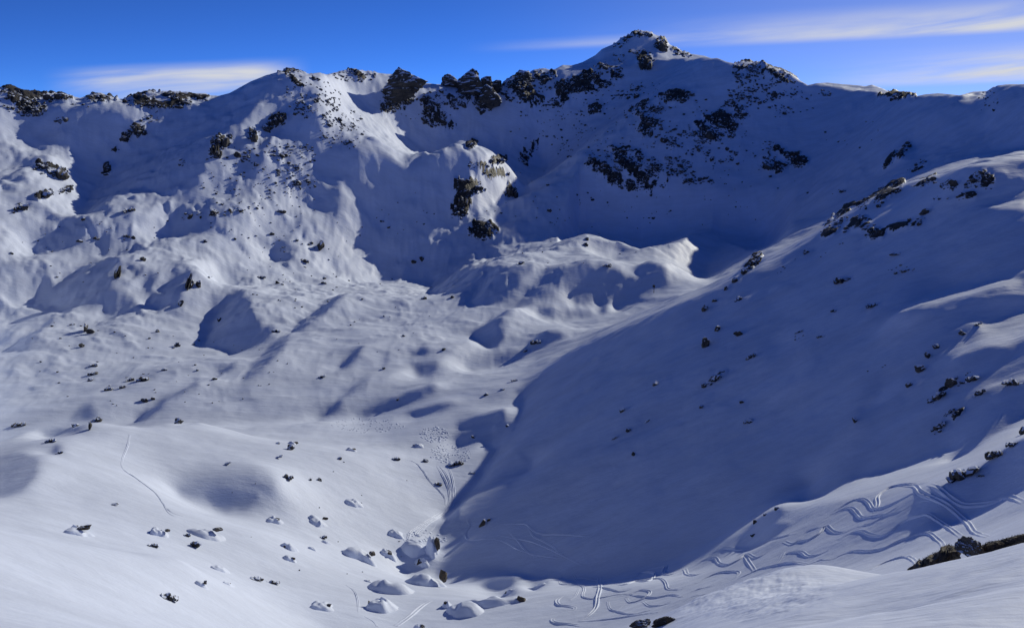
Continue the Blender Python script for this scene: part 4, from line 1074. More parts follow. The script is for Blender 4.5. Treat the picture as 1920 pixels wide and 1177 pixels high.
# rocks scattered through the crags: the larger ones one by one, the rest as one mass
ANCHORS = [(40,190,'on the rocky left end of the skyline ridge'),(190,186,'along the ridge crest in the far upper left'),(300,190,'on the sunlit ridge crest left of the spur'),(255,245,'on the dark wall under the left ridge'),(560,160,'on the crest of the spur left of centre'),
 (600,215,'on the sunlit flank of the left spur'),(540,290,'on the shaded front of the left spur'),(410,275,'on the left wall of the spur'),(95,340,'on the sunlit knoll at the far left'),(390,402,'on the shaded stony shelf of the left hillside'),
 (665,142,'on the ridge crest left of the broad buttress'),(830,190,'among the needles on the saddle'),(815,225,'below the saddle left of the needles'),(985,170,'on the ridge right of the needles'),(1060,170,'on the slanting rock band left of the peak'),(1140,138,'on the left shoulder of the peak'),
 (1200,75,'around the summit of the peak'),(1200,200,'in the middle of the upper peak face'),(1270,180,'right below the summit on the peak face'),(1285,262,'on the right side of the peak face'),(1345,240,'on the dark buttress right of the peak face'),(1420,145,'on the dark shoulder right of the peak'),(1430,175,'below the shoulder right of the peak'),
 (1460,300,'on the snow-capped bump in the bowl'),(1180,320,'on the lower peak face above the bowl'),(1270,315,'on the lower right of the peak face'),(1120,308,'on the lower left of the peak face'),(1680,182,'on the far right skyline'),(905,290,'on top of the knob left of the bowl'),(880,360,'on the front of the knob left of the bowl'),(905,430,'at the foot of the knob'),
 (1690,290,'on the far right spur'),(1650,368,'on the craggy crest of the right-hand slope'),(1790,350,'under the sunlit strip in the upper right'),(1600,415,'below the craggy crest of the right-hand slope'),(1345,706,'low on the shaded slope'),(1790,740,'around the dark rock band at the right'),(1690,505,'on the upper shaded slope'),
 (300,690,'in the stone field of the lower left slope'),(250,470,'on the upper left hillside'),(560,470,'on the middle left hillside'),(760,560,'on the bright bench in mid valley'),(1100,480,'on the sunlit hummocks'),(1200,400,'on the floor of the shaded bowl'),(700,640,'on the slope above the creek'),(640,960,'in the boulder field on the valley floor'),(1500,460,'near the crest of the right-hand slope'),(450,300,'on the shaded wall left of the spur')]
cand = []
for (u, v, ru, rv, ang, dn) in BLOBS:
    cnt = int(min(900, dn * ru * rv * math.pi / (8 if v < 360 else 17) + .9))
    for _ in range(cnt):
        a = rng.uniform(0, 2 * math.pi); rr = math.sqrt(rng.random()) * 1.1
        c, s = math.cos(math.radians(ang)), math.sin(math.radians(ang))
        du, dv = ru * rr * math.cos(a), rv * rr * math.sin(a)
        uu, vv = u + du * c - dv * s, v + du * s + dv * c
        if dn < .9 and noise2(np.array([uu / 17.]), np.array([vv / 12.]), 5)[0] < rng.uniform(-.55, .25):
            continue
        if not (-15 < uu < 1935) or vv < np.interp(uu, SU, SV) + 1.5:
            continue
        w = min(19, 2.0 * math.exp(abs(rng.gauss(0, .72)) * (1.0 if dn > .3 else .75)))
        cand.append((w, uu, vv, w * rng.uniform(.45, .95), ang + rng.uniform(-25, 25)))
cand.sort(reverse=True)
ONE_BY_ONE = max(0, 296 - len(SINGLES))
seen_spots = [(q[0], q[1], q[2]) for q in SINGLES]
big, rest = [], []
for q in cand:
    w, uu, vv = q[:3]
    if len(big) < ONE_BY_ONE and w > 5.0:
        if all((uu - a) ** 2 + (vv - b) ** 2 > (.55 * (w + c)) ** 2 for a, b, c in seen_spots):
            big.append(q); seen_spots.append((uu, vv, w)); continue
        continue
    rest.append(q)
counts = {}
for q in big:
    k = min(range(len(ANCHORS)), key=lambda i: (ANCHORS[i][0] - q[1]) ** 2 + (ANCHORS[i][1] - q[2]) ** 2)
    counts.setdefault(k, []).append(q)
PLACES = ['', ]
for k, qs in counts.items():
    au, av, phrase = ANCHORS[k]
    qs.sort(key=lambda q: q[1])
    for i, (w, uu, vv, h, ang) in enumerate(qs):
        if len(qs) == 1:
            lab = 'dark weathered rock ' + phrase
        elif i == 0:
            lab = 'leftmost dark rock ' + phrase
        elif i == len(qs) - 1:
            lab = 'rightmost dark rock ' + phrase
        else:
            lab = ['', 'second', 'third', 'fourth', 'fifth', 'sixth', 'seventh', 'eighth', 'ninth', 'tenth', 'eleventh', 'twelfth', 'thirteenth', 'fourteenth', 'fifteenth', 'sixteenth', 'seventeenth', 'eighteenth', 'nineteenth', 'twentieth'][min(i, 19)] + ' dark rock from the left ' + phrase
        tag(place_rock('rock', uu, vv, w, h, ang), lab, 'rock', 'rocks ' + phrase)
cs, fs, off = [], [], 0
tpl = [rock_shape(500 + i, 1, 6, .25) for i in range(6)]
for (w, uu, vv, h, ang) in rest:
    foot = hit(uu, vv + h * .3); s = px_size(foot); axm = frame_at(foot, math.radians(ang))
    co, fa = tpl[rng.randrange(6)]
    sc = np.array([w * s * .5, max(h, w * .6) * s * .5, h * s * .6])
    cs.append((co * sc) @ axm.T + foot + np.array([0, 0, sc[2] * .35])); fs.append(fa + off); off += len(co)
sm = link('scattered_stones', new_mesh('scattered_stones', np.concatenate(cs), np.concatenate(fs), MAT_ROCK)); sm['kind'] = 'stuff'

# ------------------------------------------------------------------ boulders under snow on the valley floor
BARE = [new_mesh('rock', *rock_shape(700 + i, 3, 10, .26), MAT_BARE) for i in range(6)]
def local(o, foot, ax, pos, scl):
    o.matrix_parent_inverse = Matrix()
    o.matrix_basis = Matrix([[scl[0], 0, 0, pos[0]], [0, scl[1], 0, pos[1]], [0, 0, scl[2], pos[2]], [0, 0, 0, 1]])
def snow_boulder(u, v, w, h, label, rocks, long=1.0):
    """a boulder wrapped in a snow cap, its bare ends showing; rocks = (du, dv, w, h) from the middle"""
    foot = hit(u, v + h * .42); s = px_size(foot); ax = frame_at(foot)
    root = bpy.data.objects.new('snow_covered_boulder', None); COL.objects.link(root)
    root.matrix_world = Matrix([[*ax[0], foot[0]], [*ax[1], foot[1]], [*ax[2], foot[2]], [0, 0, 0, 1]])
    dy = w * s * .42 * long
    n_r, n_a = 14, 36
    rho = np.linspace(0, 1, n_r)[:, None]; al = np.linspace(0, 2 * math.pi, n_a, endpoint=False)[None, :]
    sd = rng.randrange(999)
    lob = 1 + .32 * noise2(np.cos(al) * 1.3 + sd, np.sin(al) * 1.3, sd) + .10 * noise2(np.cos(al) * 3 + sd, np.sin(al) * 3, sd)
    lx = rho * np.cos(al) * lob * w * s * .62; ly = rho * np.sin(al) * lob * dy * 1.25 + dy * .55
    steep = .5 + .5 * np.cos(al - math.radians(rng.choice((200, 225, 250))))          # scoured on the lee side, trailing on the other
    prof = np.where(rho < .999, np.clip(1 - rho ** (1.7 + 1.6 * steep), 0, 1) ** (1.35 - .55 * steep), 0)
    wx_ = foot[0] + ax[0, 0] * lx + ax[0, 1] * ly; wy_ = foot[1] + ax[1, 0] * lx + ax[1, 1] * ly
    lz = ground(wx_, wy_) - foot[2] + prof * h * s * .66 * (1 + .30 * noise2(lx / (w * s * .2) + sd, ly / (dy * .4), sd)) - .12 * rho ** 3 - .02
    q_ = np.arange(n_a)
    fa_ = np.concatenate([np.stack([i_ * n_a + q_, (i_ + 1) * n_a + q_, (i_ + 1) * n_a + (q_ + 1) % n_a, i_ * n_a + (q_ + 1) % n_a], 1) for i_ in range(n_r - 1)])
    cap = new_mesh('snow_cap', np.stack([lx, ly, lz], -1).reshape(-1, 3), fa_, MAT_SNOW, True)
    c = link('snow_cap', cap, root)
    local(c, foot, ax, (0, 0, 0), (1, 1, 1))
    for (du, dv, rw, rh) in rocks:
        r = link('rock', rng.choice(BARE), root)
        local(r, foot, ax, (du * s, dy * .25, (h * .42 - dv) * s), (rw * s * .68, min(rw, rh) * s * .9, rh * s * .74))
    tag(root, label, 'snowy boulder', 'snow-covered boulders on the valley floor')
    return root
snow_boulder(676,1038,46,24,'round snow dome with small dark rocks at its right foot in the boulder field',[(21,3,9,9),(-18,4,6,5)])
snow_boulder(730,1038,22,13,'small snow-capped boulder with a dark left side beside the round dome',[(-3,0,12,8)])
snow_boulder(780,1027,38,22,'broad snow dome with dark rock on its lower left below the track bend',[(-13,5,8,9),(2,8,10,5)])
snow_boulder(811,1022,20,34,'tall snow-draped boulder with a dark right face at the shadow edge',[(9,-2,8,22)],1.4)
snow_boulder(792,1052,24,14,'low snow-capped block with dark left end under the tall draped boulder',[(-6,3,8,10)])
snow_boulder(803,1086,54,26,'wide snow-capped boulder with a brown rock at its right end',[(26,-3,11,17),(-3,4,8,9)])
snow_boulder(735,1098,58,24,'smooth snow mound without bare rock in the lower boulder field',[])
snow_boulder(718,1132,48,24,'snow mound with a thin dark rock on its left end near the bottom',[(-24,2,6,11)])
snow_boulder(840,1132,20,13,'little snow cone with a dark left face left of the long drift',[(-4,0,5,9)])
snow_boulder(868,1140,58,24,'steep front of the long snow drift near the bottom centre',[],1.3)
snow_boulder(925,1126,92,18,'long snow drift ending in a brown rock near the bottom centre',[(48,3,13,12)],.6)
snow_boulder(787,1174,18,12,'snow-capped stone cut by the bottom edge of the picture',[(4,2,8,6)])
snow_boulder(148,996,36,13,'low snow mound with a dark rock on its right at the lower left',[(10,-2,20,7)])
snow_boulder(146,987,14,7,'small snow cap just above the low mound at the lower left',[(-4,0,8,4)])
snow_boulder(300,997,28,15,'pointed snow cone with a shadowed left side at the lower left',[(-8,4,8,4),(12,1,7,4)])
snow_boulder(388,1000,42,14,'curved snow drift with a dark rock tip at its right end',[(19,-3,14,7)])
snow_boulder(514,974,24,10,'small snow-topped rock cluster on the flat right of the blue hollow',[(2,1,12,5),(-10,2,5,3)])
snow_boulder(597,977,30,13,'flat round snow dome on the valley floor below the blue hollow',[(12,-3,8,4)])
snow_boulder(545,1025,24,12,'smooth little snow dome with a shaded left side',[(-9,1,5,7)])
snow_boulder(545,1047,18,9,'tiny pointed snow cone below the smooth little dome',[(4,1,6,4)])
snow_boulder(612,1015,12,7,'white cone just below the dark rock in the boulder field',[])
snow_boulder(587,1028,12,6,'smallest snow cone in the middle of the boulder field',[])
snow_boulder(414,1065,24,9,'flat snow-covered rock above the bottom left slope',[(-6,1,10,4)])
snow_boulder(380,1095,18,11,'snow lump with two dark edges on the bottom left slope',[(-5,1,6,6),(5,-1,5,6)])
snow_boulder(430,1094,20,6,'faint low snow lump right of the one with dark edges',[(-2,1,7,3)])
snow_boulder(603,1135,36,11,'white-backed rock with two dark openings near the bottom',[(-10,3,12,6),(10,4,14,6)])
snow_boulder(664,942,24,10,'smooth snow mound alone in the middle of the valley floor',[])
snow_boulder(742,1000,24,10,'slanting snow mound left of the track bend',[(-5,2,8,4)])
snow_boulder(551,829,16,7,'snow-topped boulder just above the grassy one on the saddle',[(0,2,12,4)])
snow_boulder(660,842,18,7,'small snow lump left of the ski tracks on the upper floor',[(3,1,6,3)])
snow_boulder(785,835,22,7,'low snow lump near the churned head of the tracks',[(-6,1,8,3)])
snow_boulder(952,1110,20,9,'small snow dome beside the blue hollow near the bottom centre',[(-3,2,6,4)])
snow_boulder(1010,1098,26,7,'slanting snow lump right of the blue hollow near the bottom',[])
snow_boulder(690,1088,14,5,'small snow lump below the round dome',[(0,1,6,3)])

# marker stone and the blast mast on the shoulder
tag(place_rock('standing_stone', 170, 800, 7, 13, 4, SMALL[2], .1), 'small upright dark stone with a long shadow on the moraine crest', 'rock')
base = hit(1226, 549); s = px_size(base); axm = frame_at(base)
mast = bpy.data.objects.new('blast_mast', None); COL.objects.link(mast)
mast.matrix_world = Matrix([[*axm[0], base[0]], [*axm[1], base[1]], [*axm[2], base[2] - .3], [0, 0, 0, 1]])
tag(mast, 'dark avalanche mast with a box on top standing on the shoulder below the hummocks', 'mast')
MM = Mat('dark_steel'); MM.b.inputs['Base Color'].default_value = (.03, .032, .036, 1); MM.b.inputs['Metallic'].default_value = .5; MM.b.inputs['Roughness'].default_value = .5
MM.l(MM.mix(MM.noise(MM.n('ShaderNodeTexCoord').outputs['Object'], 3.0, 4), (.02, .02, .024), (.05, .045, .045)), MM.b.inputs['Base Color'])
def bm_part(name, build, parent, bev=.03):
    bm = bmesh.new(); build(bm)
    me = bpy.data.meshes.new(name); bm.to_mesh(me); bm.free(); me.materials.append(MM.m)
    return link(name, me, parent)
def box(bm, c, d):
    r = bmesh.ops.create_cube(bm, size=1.0)
    for v_ in r['verts']:
        v_.co = Vector((c[0] + v_.co.x * d[0], c[1] + v_.co.y * d[1], c[2] + v_.co.z * d[2]))
def tube(bm, x, y, z0, z1, r0, r1):
    r = bmesh.ops.create_cone(bm, segments=12, radius1=r0, radius2=r1, depth=z1 - z0, cap_ends=True)
    for v_ in r['verts']:
        v_.co += Vector((x, y, (z0 + z1) / 2))
H = 15 * s
bm_part('pole', lambda bm: tube(bm, 0, 0, -.5, H * .8, .16, .11), mast)
bm_part('box', lambda bm: (box(bm, (-.1, 0, H * .86), (1.25, 1.0, 1.15)), box(bm, (-.1, 0, H * .86 + .62), (1.4, 1.15, .1))), mast)
bm_part('bracket', lambda bm: (box(bm, (.15, 0, H * .62), (.6, .16, .12)), box(bm, (.42, 0, H * .7), (.12, .16, .5))), mast)

# ------------------------------------------------------------------ ski tracks: pressed ribbons with raised edges
def smooth_path(pts, step):
    p = np.array(pts, float)
    if len(p) < 3:
        return np.stack([np.linspace(p[0, k], p[-1, k], 12) for k in (0, 1)], 1)
    q = np.vstack([2 * p[0] - p[1], p, 2 * p[-1] - p[-2]])
    out = []
    for i in range(1, len(q) - 2):
        m = max(2, int(np.hypot(*(q[i + 1] - q[i])) / step))
        for f in np.arange(m) / m:
            w = crom(f); out.append(sum(w[k] * q[i + k - 1] for k in range(4)))
    out.append(p[-1])
    return np.array(out)
PROFILE = np.array([(-1.35, -.05), (-1.0, .06), (-.72, .15), (-.5, .13), (-.3, .035), (0, .02), (.3, .03), (.5, .11), (.75, .13), (1.05, .05), (1.35, -.05)])
def track(sheet, pts, wpx, label, name='ski_track', group='ski tracks on the slope', k=1.0):
    path = smooth_path(sheet_pts(sheet, pts), 1.6)
    P3 = np.array([hit(a, b) for a, b in path])
    # even out jumps where the sight line skims the ground
    for _ in range(3):
        P3[1:-1] = .25 * P3[:-2] + .5 * P3[1:-1] + .25 * P3[2:]
    keep = [0]
    for i in range(1, len(P3)):
        if np.linalg.norm(P3[i, :2] - P3[keep[-1], :2]) > .35:
            keep.append(i)
    P3 = P3[keep]
    if len(P3) < 4:
        return
    tan = np.gradient(P3[:, :2], axis=0); tan /= np.maximum(np.hypot(tan[:, 0], tan[:, 1]), 1e-6)[:, None]
    nor = np.stack([-tan[:, 1], tan[:, 0]], 1)
    s = np.linalg.norm(P3, axis=1) / F
    wd = wpx * s * .5 * .95
    n_ = len(P3); taper = np.minimum(1, np.minimum(np.arange(n_), np.arange(n_)[::-1]) / 14.0)
    var = 1 + .35 * noise2(P3[:, 0] / 2.3, P3[:, 1] / 2.3, 77)
    co = []
    for (a, h) in PROFILE:
        xy = P3[:, :2] + nor * (a * wd)[:, None]
        hh = h * np.where(a < 0, var, 2 - var) * taper * k * (1.9 if wpx > 5 else 1.4) * wd / .45
        jit = .03 * noise2(xy[:, 0] / .7, xy[:, 1] / .7, 13) * (h > .08)
        co.append(np.column_stack([xy, ground(xy[:, 0], xy[:, 1]) + hh + jit + (.02 if h > 0 else -.04)]))
    m = len(PROFILE)
    co = np.stack(co, 1).reshape(-1, 3)
    i = np.arange(n_ - 1)[:, None] * m + np.arange(m - 1)[None]
    fa = np.stack([i, i + 1, i + m + 1, i + m], -1).reshape(-1, 4)[:, ::-1]
    o = link(name, new_mesh(name, co, fa, MAT_SNOW, True))
    tag(o, label, 'ski track', group)
TRACKS = [
 ('9', 7, [(820,550),(870,510),(950,470),(1000,468),(1030,490),(1050,520),(1100,515),(1160,490),(1220,460),(1280,430),(1330,425)], 'looping ski track crossing the top of the sunlit run below the big dark rock'),
 ('9', 8, [(830,545),(870,525),(930,515),(960,540),(990,570),(1060,560),(1120,545),(1180,510)], 'curved ski track hugging the underside of the topmost loops'),
 ('9', 8, [(1060,540),(1075,490),(1070,460),(1100,430),(1150,400),(1220,385),(1300,385),(1350,372)], 'arched ski track forming the top left loop of the run'),
 ('9', 9, [(1220,395),(1280,395),(1305,425),(1350,450),(1410,475),(1470,510),(1540,570),(1580,610),(1610,650),(1680,672)], 'ski track falling to the right through the pointed shadow'),
 ('9', 10, [(1360,385),(1400,400),(1440,430),(1490,470),(1550,500),(1620,500),(1700,490),(1780,460),(1820,460),(1883,485)], 'wide ski track swinging through the shadow to the right edge'),
 ('9', 8, [(560,700),(600,715),(640,700),(700,690),(760,650),(790,615),(820,640),(850,652),(900,645),(970,615)], 'ski track with a bright hook left of the middle of the run'),
 ('9', 7, [(640,690),(680,650),(740,625),(800,608)], 'short ski track arching over the bright hook'),
 ('9', 8, [(860,690),(900,665),(960,645),(1000,645),(1030,662),(1090,670),(1140,650),(1190,610),(1240,580),(1300,560),(1350,550),(1400,580),(1460,620),(1540,675)], 'long waving ski track across the middle of the run'),
 ('9', 8, [(830,795),(880,770),(950,752),(1010,755),(1060,750),(1120,735),(1180,705),(1240,680),(1300,660),(1360,655),(1400,685),(1430,710),(1440,740)], 'long waving ski track ending at the brown ledge'),
 ('9', 9, [(1030,855),(1070,835),(1130,810),(1180,795),(1230,785),(1270,800),(1300,830)], 'short arched ski track nearest to the foreground knoll'),
 ('9', 8, [(540,800),(570,770),(620,755),(660,760),(690,780),(740,775),(800,745)], 'wave-shaped ski track above the foreground knoll'),
 ('9', 7, [(70,830),(120,800),(180,790),(200,820),(250,830),(310,800),(350,770),(400,790),(440,775),(470,750)], 'ski track of two linked bows near the shadow edge'),
 ('9', 8, [(340,765),(355,800),(375,830),(400,865)], 'straight short ski track dropping behind the knoll'),
 ('9', 8, [(515,825),(540,790),(555,760)], 'short bright ski track left of the wave-shaped one'),
 ('9', 8, [(0,850),(12,850),(25,880),(70,885),(130,860)], 'hooked ski track left of the knoll'),
 ('9', 7, [(75,930),(130,900),(190,875),(250,865),(310,870),(285,900)], 'ski track bending sharply back just above the knoll'),
 ('9', 6, [(45,975),(110,955),(160,945)], 'faint short ski track beside the knoll'),
 ('9', 6, [(0,1030),(60,1000),(125,990)], 'lowest faint ski track at the left foot of the knoll'),
 ('9', 7, [(410,725),(480,690),(560,670),(640,650)], 'straight ski track under the little shaded spur'),
 ('9', 7, [(300,905),(360,880),(430,850),(500,835),(560,820),(620,815),(690,825)], 'smooth ski track joining the knoll to the wave-shaped track'),
 ('9', 7, [(690,825),(760,800),(830,795)], 'short link of track left of the long wave that ends at the ledge'),
 ('9', 6, [(150,770),(230,735),(320,745),(400,725)], 'shallow ski track along the foot of the shaded spur'),
 ('9', 7, [(1440,740),(1420,770),(1380,800)], 'end of the long waving track beside the brown ledge'),
 ('9', 7, [(970,615),(1040,600),(1110,560),(1190,535),(1260,500)], 'ski track rising to the right between the loops and the long wave'),
 ('9', 6, [(1260,500),(1330,470),(1400,480)], 'short ski track under the arch at the top of the run'),
 ('8', 6, [(1340,960),(1400,950),(1470,960),(1540,975),(1600,960)], 'flat bowed ski track crossing the broad straight one'),
 ('8', 5, [(1250,905),(1330,900),(1420,915),(1500,905)], 'ski track running just under the rim of the big shadow'),
 ('8', 6, [(1560,985),(1640,1000),(1730,1010),(1820,995),(1883,1005)], 'long flat ski track right of the ring'),
 ('8', 4, [(530,285),(555,330),(580,380),(595,430),(595,490),(570,522)], 'left strand of the braided ski tracks on the valley floor'),
 ('8', 4, [(545,285),(578,330),(602,390),(606,450),(596,505)], 'middle strand of the braided ski tracks on the valley floor'),
 ('8', 4, [(590,290),(612,350),(622,420),(615,480),(590,517)], 'right strand of the braided ski tracks on the valley floor'),
 ('8', 3, [(350,245),(410,265),(450,310),(490,370),(540,420),(570,460),(575,500)], 'single thin ski track curving in from the left to the braid'),
 ('8', 5, [(570,525),(500,570),(420,620),(380,650),(370,690),(400,690),(470,670),(540,640)], 'outermost ski track round the bright bend'),
 ('8', 5, [(600,520),(520,575),(450,620),(410,660),(440,672),(500,650),(540,622)], 'inner ski track round the bright bend'),
 ('8', 5, [(640,490),(560,545),(480,600),(425,655)], 'straight ski track along the shadow edge into the bend'),
 ('8', 4, [(430,640),(460,650),(500,630),(520,600)], 'innermost short ski track of the bend'),
 ('8', 5, [(1210,880),(1207,930),(1240,937),(1300,925),(1335,930)], 'angular ski track just below the big shadow'),
 ('8', 5, [(1280,885),(1310,930),(1340,960),(1330,1000),(1370,1015),(1430,1010),(1500,995),(1560,985)], 'ski track zigzagging down beside the straight one'),
 ('8', 8, [(1425,895),(1425,960),(1412,1010),(1405,1060),(1370,1100),(1310,1140)], 'broad straight ski track running down the middle of the lower run'),
 ('8', 8, [(1215,1000),(1187,1025),(1200,1050),(1240,1055),(1290,1065),(1268,1082)], 'bright hooked ski track at the left of the lower run'),
 ('8', 8, [(1205,1105),(1160,1130),(1190,1150),(1260,1155),(1330,1165)], 'bright hooked ski track lowest at the left of the run'),
 ('8', 5, [(1310,960),(1290,1000),(1258,1022)], 'short ski track above the bright hook'),
 ('8', 5, [(1500,1092),(1530,1070),(1553,1048)], 'short slanting ski track near the middle of the lower run'),
 ('8', 5, [(1470,1030),(1480,1070),(1520,1085),(1600,1100),(1710,1075)], 'L-shaped ski track below the ring'),
 ('8', 6, [(1570,1010),(1590,1035),(1640,1025),(1690,1000),(1702,975),(1650,968),(1600,985),(1575,1005)], 'ring-shaped ski track on the lower run'),
 ('8', 6, [(1665,1030),(1700,1055),(1760,1050),(1820,1035)], 'bowed ski track right of the ring'),
 ('8', 6, [(1520,935),(1560,938),(1620,920),(1700,910),(1760,905),(1790,930),(1800,960),(1850,965),(1883,960)], 'stepped ski track across the upper part of the lower run'),
 ('8', 6, [(1660,860),(1700,850),(1760,840),(1790,835),(1775,870),(1800,885),(1850,870),(1883,855)], 'ski track with a tight turn below the shadow tip'),
 ('8', 6, [(1610,900),(1640,920),(1700,915),(1732,880),(1700,868),(1650,870),(1620,892)], 'oval ski track below the shadow tip'),
 ('8', 5, [(1310,1140),(1450,1130),(1600,1110),(1760,1085)], 'long faint ski track along the bottom of the run'),
 ('8', 3, [(880,600),(950,600),(1020,605),(1060,640),(1120,660),(1200,660),(1370,670)], 'upper faint ski track in the big shadow'),
 ('8', 3, [(920,640),(970,690),(1010,740),(1050,770),(1120,780),(1200,790)], 'crossing faint ski track in the big shadow'),
 ('8', 3, [(830,680),(900,700),(970,740),(1030,760),(1090,790)], 'lowest faint ski track in the big shadow'),
 ('8', 3, [(860,660),(950,680),(1050,700),(1150,740),(1230,780),(1330,830)], 'longest faint ski track running down through the big shadow'),
 ('8', 3, [(1030,620),(1060,670),(1120,700),(1170,730),(1230,780)], 'right-hand faint ski track in the big shadow'),
 ('8', 3, [(690,580),(710,610),(690,650),(700,690),(790,685),(850,680)], 'hooked faint ski track at the left rim of the big shadow'),
 ('8', 4, [(30,940),(70,970),(90,1020),(95,1090)], 'faint upper ski track at the bottom left of the boulder field'),
 ('8', 4, [(130,1110),(180,1140),(200,1170)], 'faint lower ski track at the bottom left of the boulder field'),
 ('8', 9, [(300,1165),(380,1110),(450,1050),(500,1020)], 'smooth straight ski track through the boulder field'),
 ('7', 3, [(670,275),(690,310),(750,350),(810,395),(860,435),(900,490),(930,540),(960,560)], 'thin lone ski track winding down the moraine'),
 ('7', 3, [(900,490),(930,525),(960,545),(1010,560)], 'thin side track branching off below the moraine'),
 ('7', 3, [(715,110),(705,170),(680,230),(670,275)], 'upper end of the thin track on the moraine crest'),
]
for sh, w, pts, lab in TRACKS:
    track(sh, pts, w, lab)

# churned snow at the head of the tracks: many small trampled lumps
cs, fs, off = [], [], 0
tplc = [rock_shape(800 + i, 1, 3, .2) for i in range(4)]
for (cu, cv, ru, rv, m) in ((815, 815, 28, 16, 130), (845, 850, 40, 18, 170), (690, 797, 70, 14, 110), (800, 1015, 40, 18, 60), (785, 1005, 30, 18, 50)):
    for _ in range(m):
        a = rng.uniform(0, 6.283); r_ = math.sqrt(rng.random())
        p = hit(cu + ru * r_ * math.cos(a), cv + rv * r_ * math.sin(a)); co, fa = rng.choice(tplc)
        sz = rng.uniform(.1, .3)
        cs.append(co * np.array([sz * rng.uniform(1, 2.2), sz * rng.uniform(1, 2), sz * .45]) + p); fs.append(fa + off); off += len(co)
ch = link('churned_snow', new_mesh('churned_snow', np.concatenate(cs), np.concatenate(fs), MAT_SNOW, True)); ch['kind'] = 'stuff'

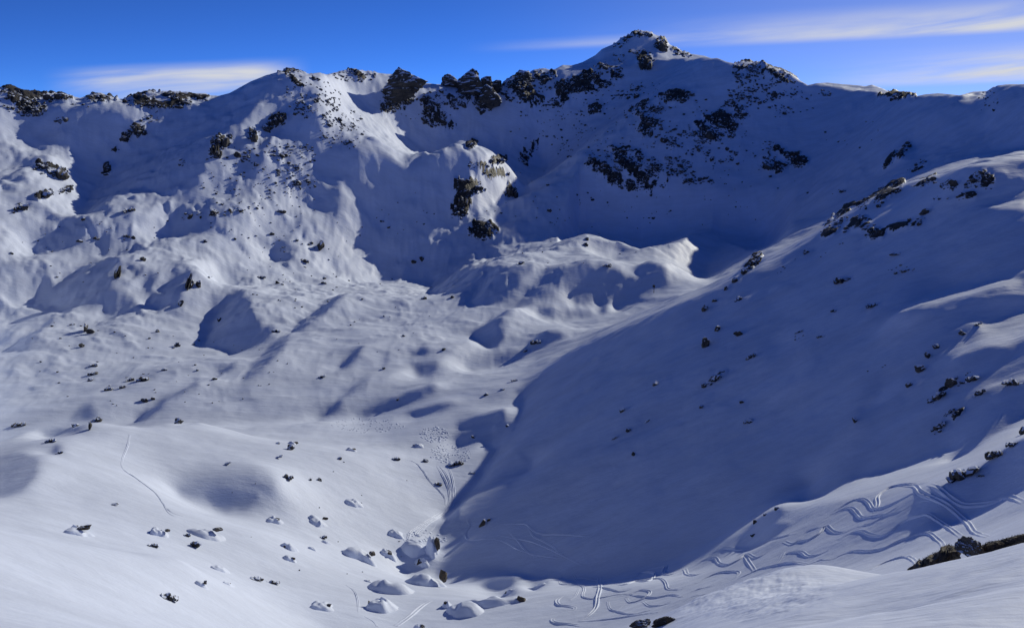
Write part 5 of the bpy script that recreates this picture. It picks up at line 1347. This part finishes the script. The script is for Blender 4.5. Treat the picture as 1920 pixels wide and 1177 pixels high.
# ------------------------------------------------------------------ brown rock ledges at the lip of the near slope
def near_rock(name, u0, v0, w, h, ang, label, seed, mat=MAT_HEATH, sub=5, sink=.2, sy=.6, r_at=None):
    foot = hit(u0, v0 + h * .35) if r_at is None else None
    if r_at is not None:
        th, t = ray(u0, v0 + h * .35); foot = np.array([r_at * math.sin(th), r_at * math.cos(th), r_at * t])
    s = px_size(foot); ax = frame_at(foot, math.radians(ang))
    co, fa = rock_shape(seed, sub, 12, .3)
    sx, sz = w * s * .5, h * s * .55
    me = new_mesh(name, co * np.array([sx, max(sz * 1.2, sx * sy), sz]), fa, mat)
    o = link(name, me)
    ctr = foot + ax[:, 2] * sz * .5
    o.matrix_world = Matrix([[*ax[0], ctr[0]], [*ax[1], ctr[1]], [*ax[2], ctr[2]], [0, 0, 0, 1]])
    tag(o, label, 'rock')
    return o
def ledge(pts, label, seed, depth=.55):
    """a continuous rib of broken rock along the lip: (u, foot v, height in pixels)"""
    pts = np.array(pts, float); n_l, n_s = 90, 18
    tt = np.linspace(0, len(pts) - 1, n_l)
    co = []
    for t_ in tt:
        u_, v_, h_ = (np.interp(t_, np.arange(len(pts)), pts[:, k]) for k in range(3))
        th, tn = ray(u_, v_); r_ = 19.0
        f_ = np.array([r_ * math.sin(th), r_ * math.cos(th), r_ * tn]); s_ = px_size(f_); A_ = frame_at(f_)
        for k in range(n_s):
            a_ = 2 * math.pi * k / n_s
            back = depth * (math.cos(a_) + .8) * min(1, h_ / 25 + .3)
            co.append(f_ + A_[:, 1] * back + A_[:, 2] * (h_ * s_ * (.42 + .55 * math.sin(a_)) - .06 - .50 * back))
    co = np.array(co); mid = np.repeat(co.reshape(n_l, n_s, 3).mean(1), n_s, 0)
    nz_ = fbm(co[:, 0] * 1.0 + co[:, 2] * 1.7, co[:, 1] + co[:, 2], .5, 5, seed, .6, True)
    co = mid + (co - mid) * (1 + .15 * nz_)[:, None]
    co[:, 0] += .05 * fbm(co[:, 1] * 2, co[:, 2] * 2, .3, 3, seed + 5)
    q_ = np.arange(n_s)
    fa = np.concatenate([np.stack([i * n_s + q_, i * n_s + (q_ + 1) % n_s, (i + 1) * n_s + (q_ + 1) % n_s, (i + 1) * n_s + q_], 1) for i in range(n_l - 1)] + [np.stack([np.full(n_s // 2 - 1, e), e + np.arange(1, n_s - 1, 2), e + np.arange(2, n_s, 2), e + np.arange(3, n_s + 1, 2) % n_s], 1)[:, :4] for e in (0, (n_l - 1) * n_s)])
    o = link('rock_ledge', new_mesh('rock_ledge', co, fa, MAT_HEATH)); tag(o, label, 'rock')
    return o
LEDGE = [ledge([(1690,1095,14),(1698,1094,30),(1716,1090,40),(1738,1085,46),(1756,1076,50),(1772,1060,42),(1786,1046,26),(1800,1040,18)], 'brown heath-grown rock ledge at the lip of the near slope', 41),
         ledge([(1826,1042,14),(1842,1034,18),(1862,1027,17),(1890,1017,14),(1930,1004,15),(1975,990,12)], 'long dark strip of rock running to the right edge beside the near boulder', 44, .35),
         near_rock('boulder', 1812, 1026, 56, 34, -8, 'dark rounded boulder sitting between the ledge and the dark strip', 43, MAT_BARE, sy=.8, r_at=18.8),
         near_rock('rock_ledge', 1206, 1172, 46, 18, -12, 'dark snow-dusted rock at the bottom edge left of the knoll', 46, MAT_BARE, sy=.6),
         near_rock('rock_ledge', 1248, 1162, 48, 16, -28, 'slanting dark rock at the bottom edge beside the knoll', 47, MAT_BARE, sy=.6)]
# dry heath clinging to the ledge
hv, hf = [], []
for o in LEDGE[:2]:
    mw = np.array(o.matrix_world); vs = np.empty(len(o.data.vertices) * 3, np.float32); o.data.vertices.foreach_get('co', vs); vs = vs.reshape(-1, 3)
    wv = vs @ mw[:3, :3].T + mw[:3, 3]
    for idx in nrng.choice(len(wv), 1500):
        p = wv[idx]
        for _ in range(2):
            d = nrng.normal(size=3) * .5 + np.array([-.2, -.3, .35]); d /= np.linalg.norm(d)
            L = nrng.uniform(.02, .06); sd = np.cross(d, nrng.normal(size=3)); sd /= np.linalg.norm(sd)
            b_ = len(hv); hv += [p - sd * .004, p + sd * .004, p + d * L]; hf.append((b_, b_ + 1, b_ + 2))
MH_ = Mat('dry_heath')
MH_.l(MH_.mix(MH_.noise(MH_.n('ShaderNodeNewGeometry').outputs['Position'], 9.0, 3), (.035, .022, .012), (.15, .095, .05)), MH_.b.inputs['Base Color'])
MH_.b.inputs['Roughness'].default_value = .9
he = link('heath', new_mesh('heath', np.array(hv), np.array(hf), MH_.m)); he['kind'] = 'stuff'
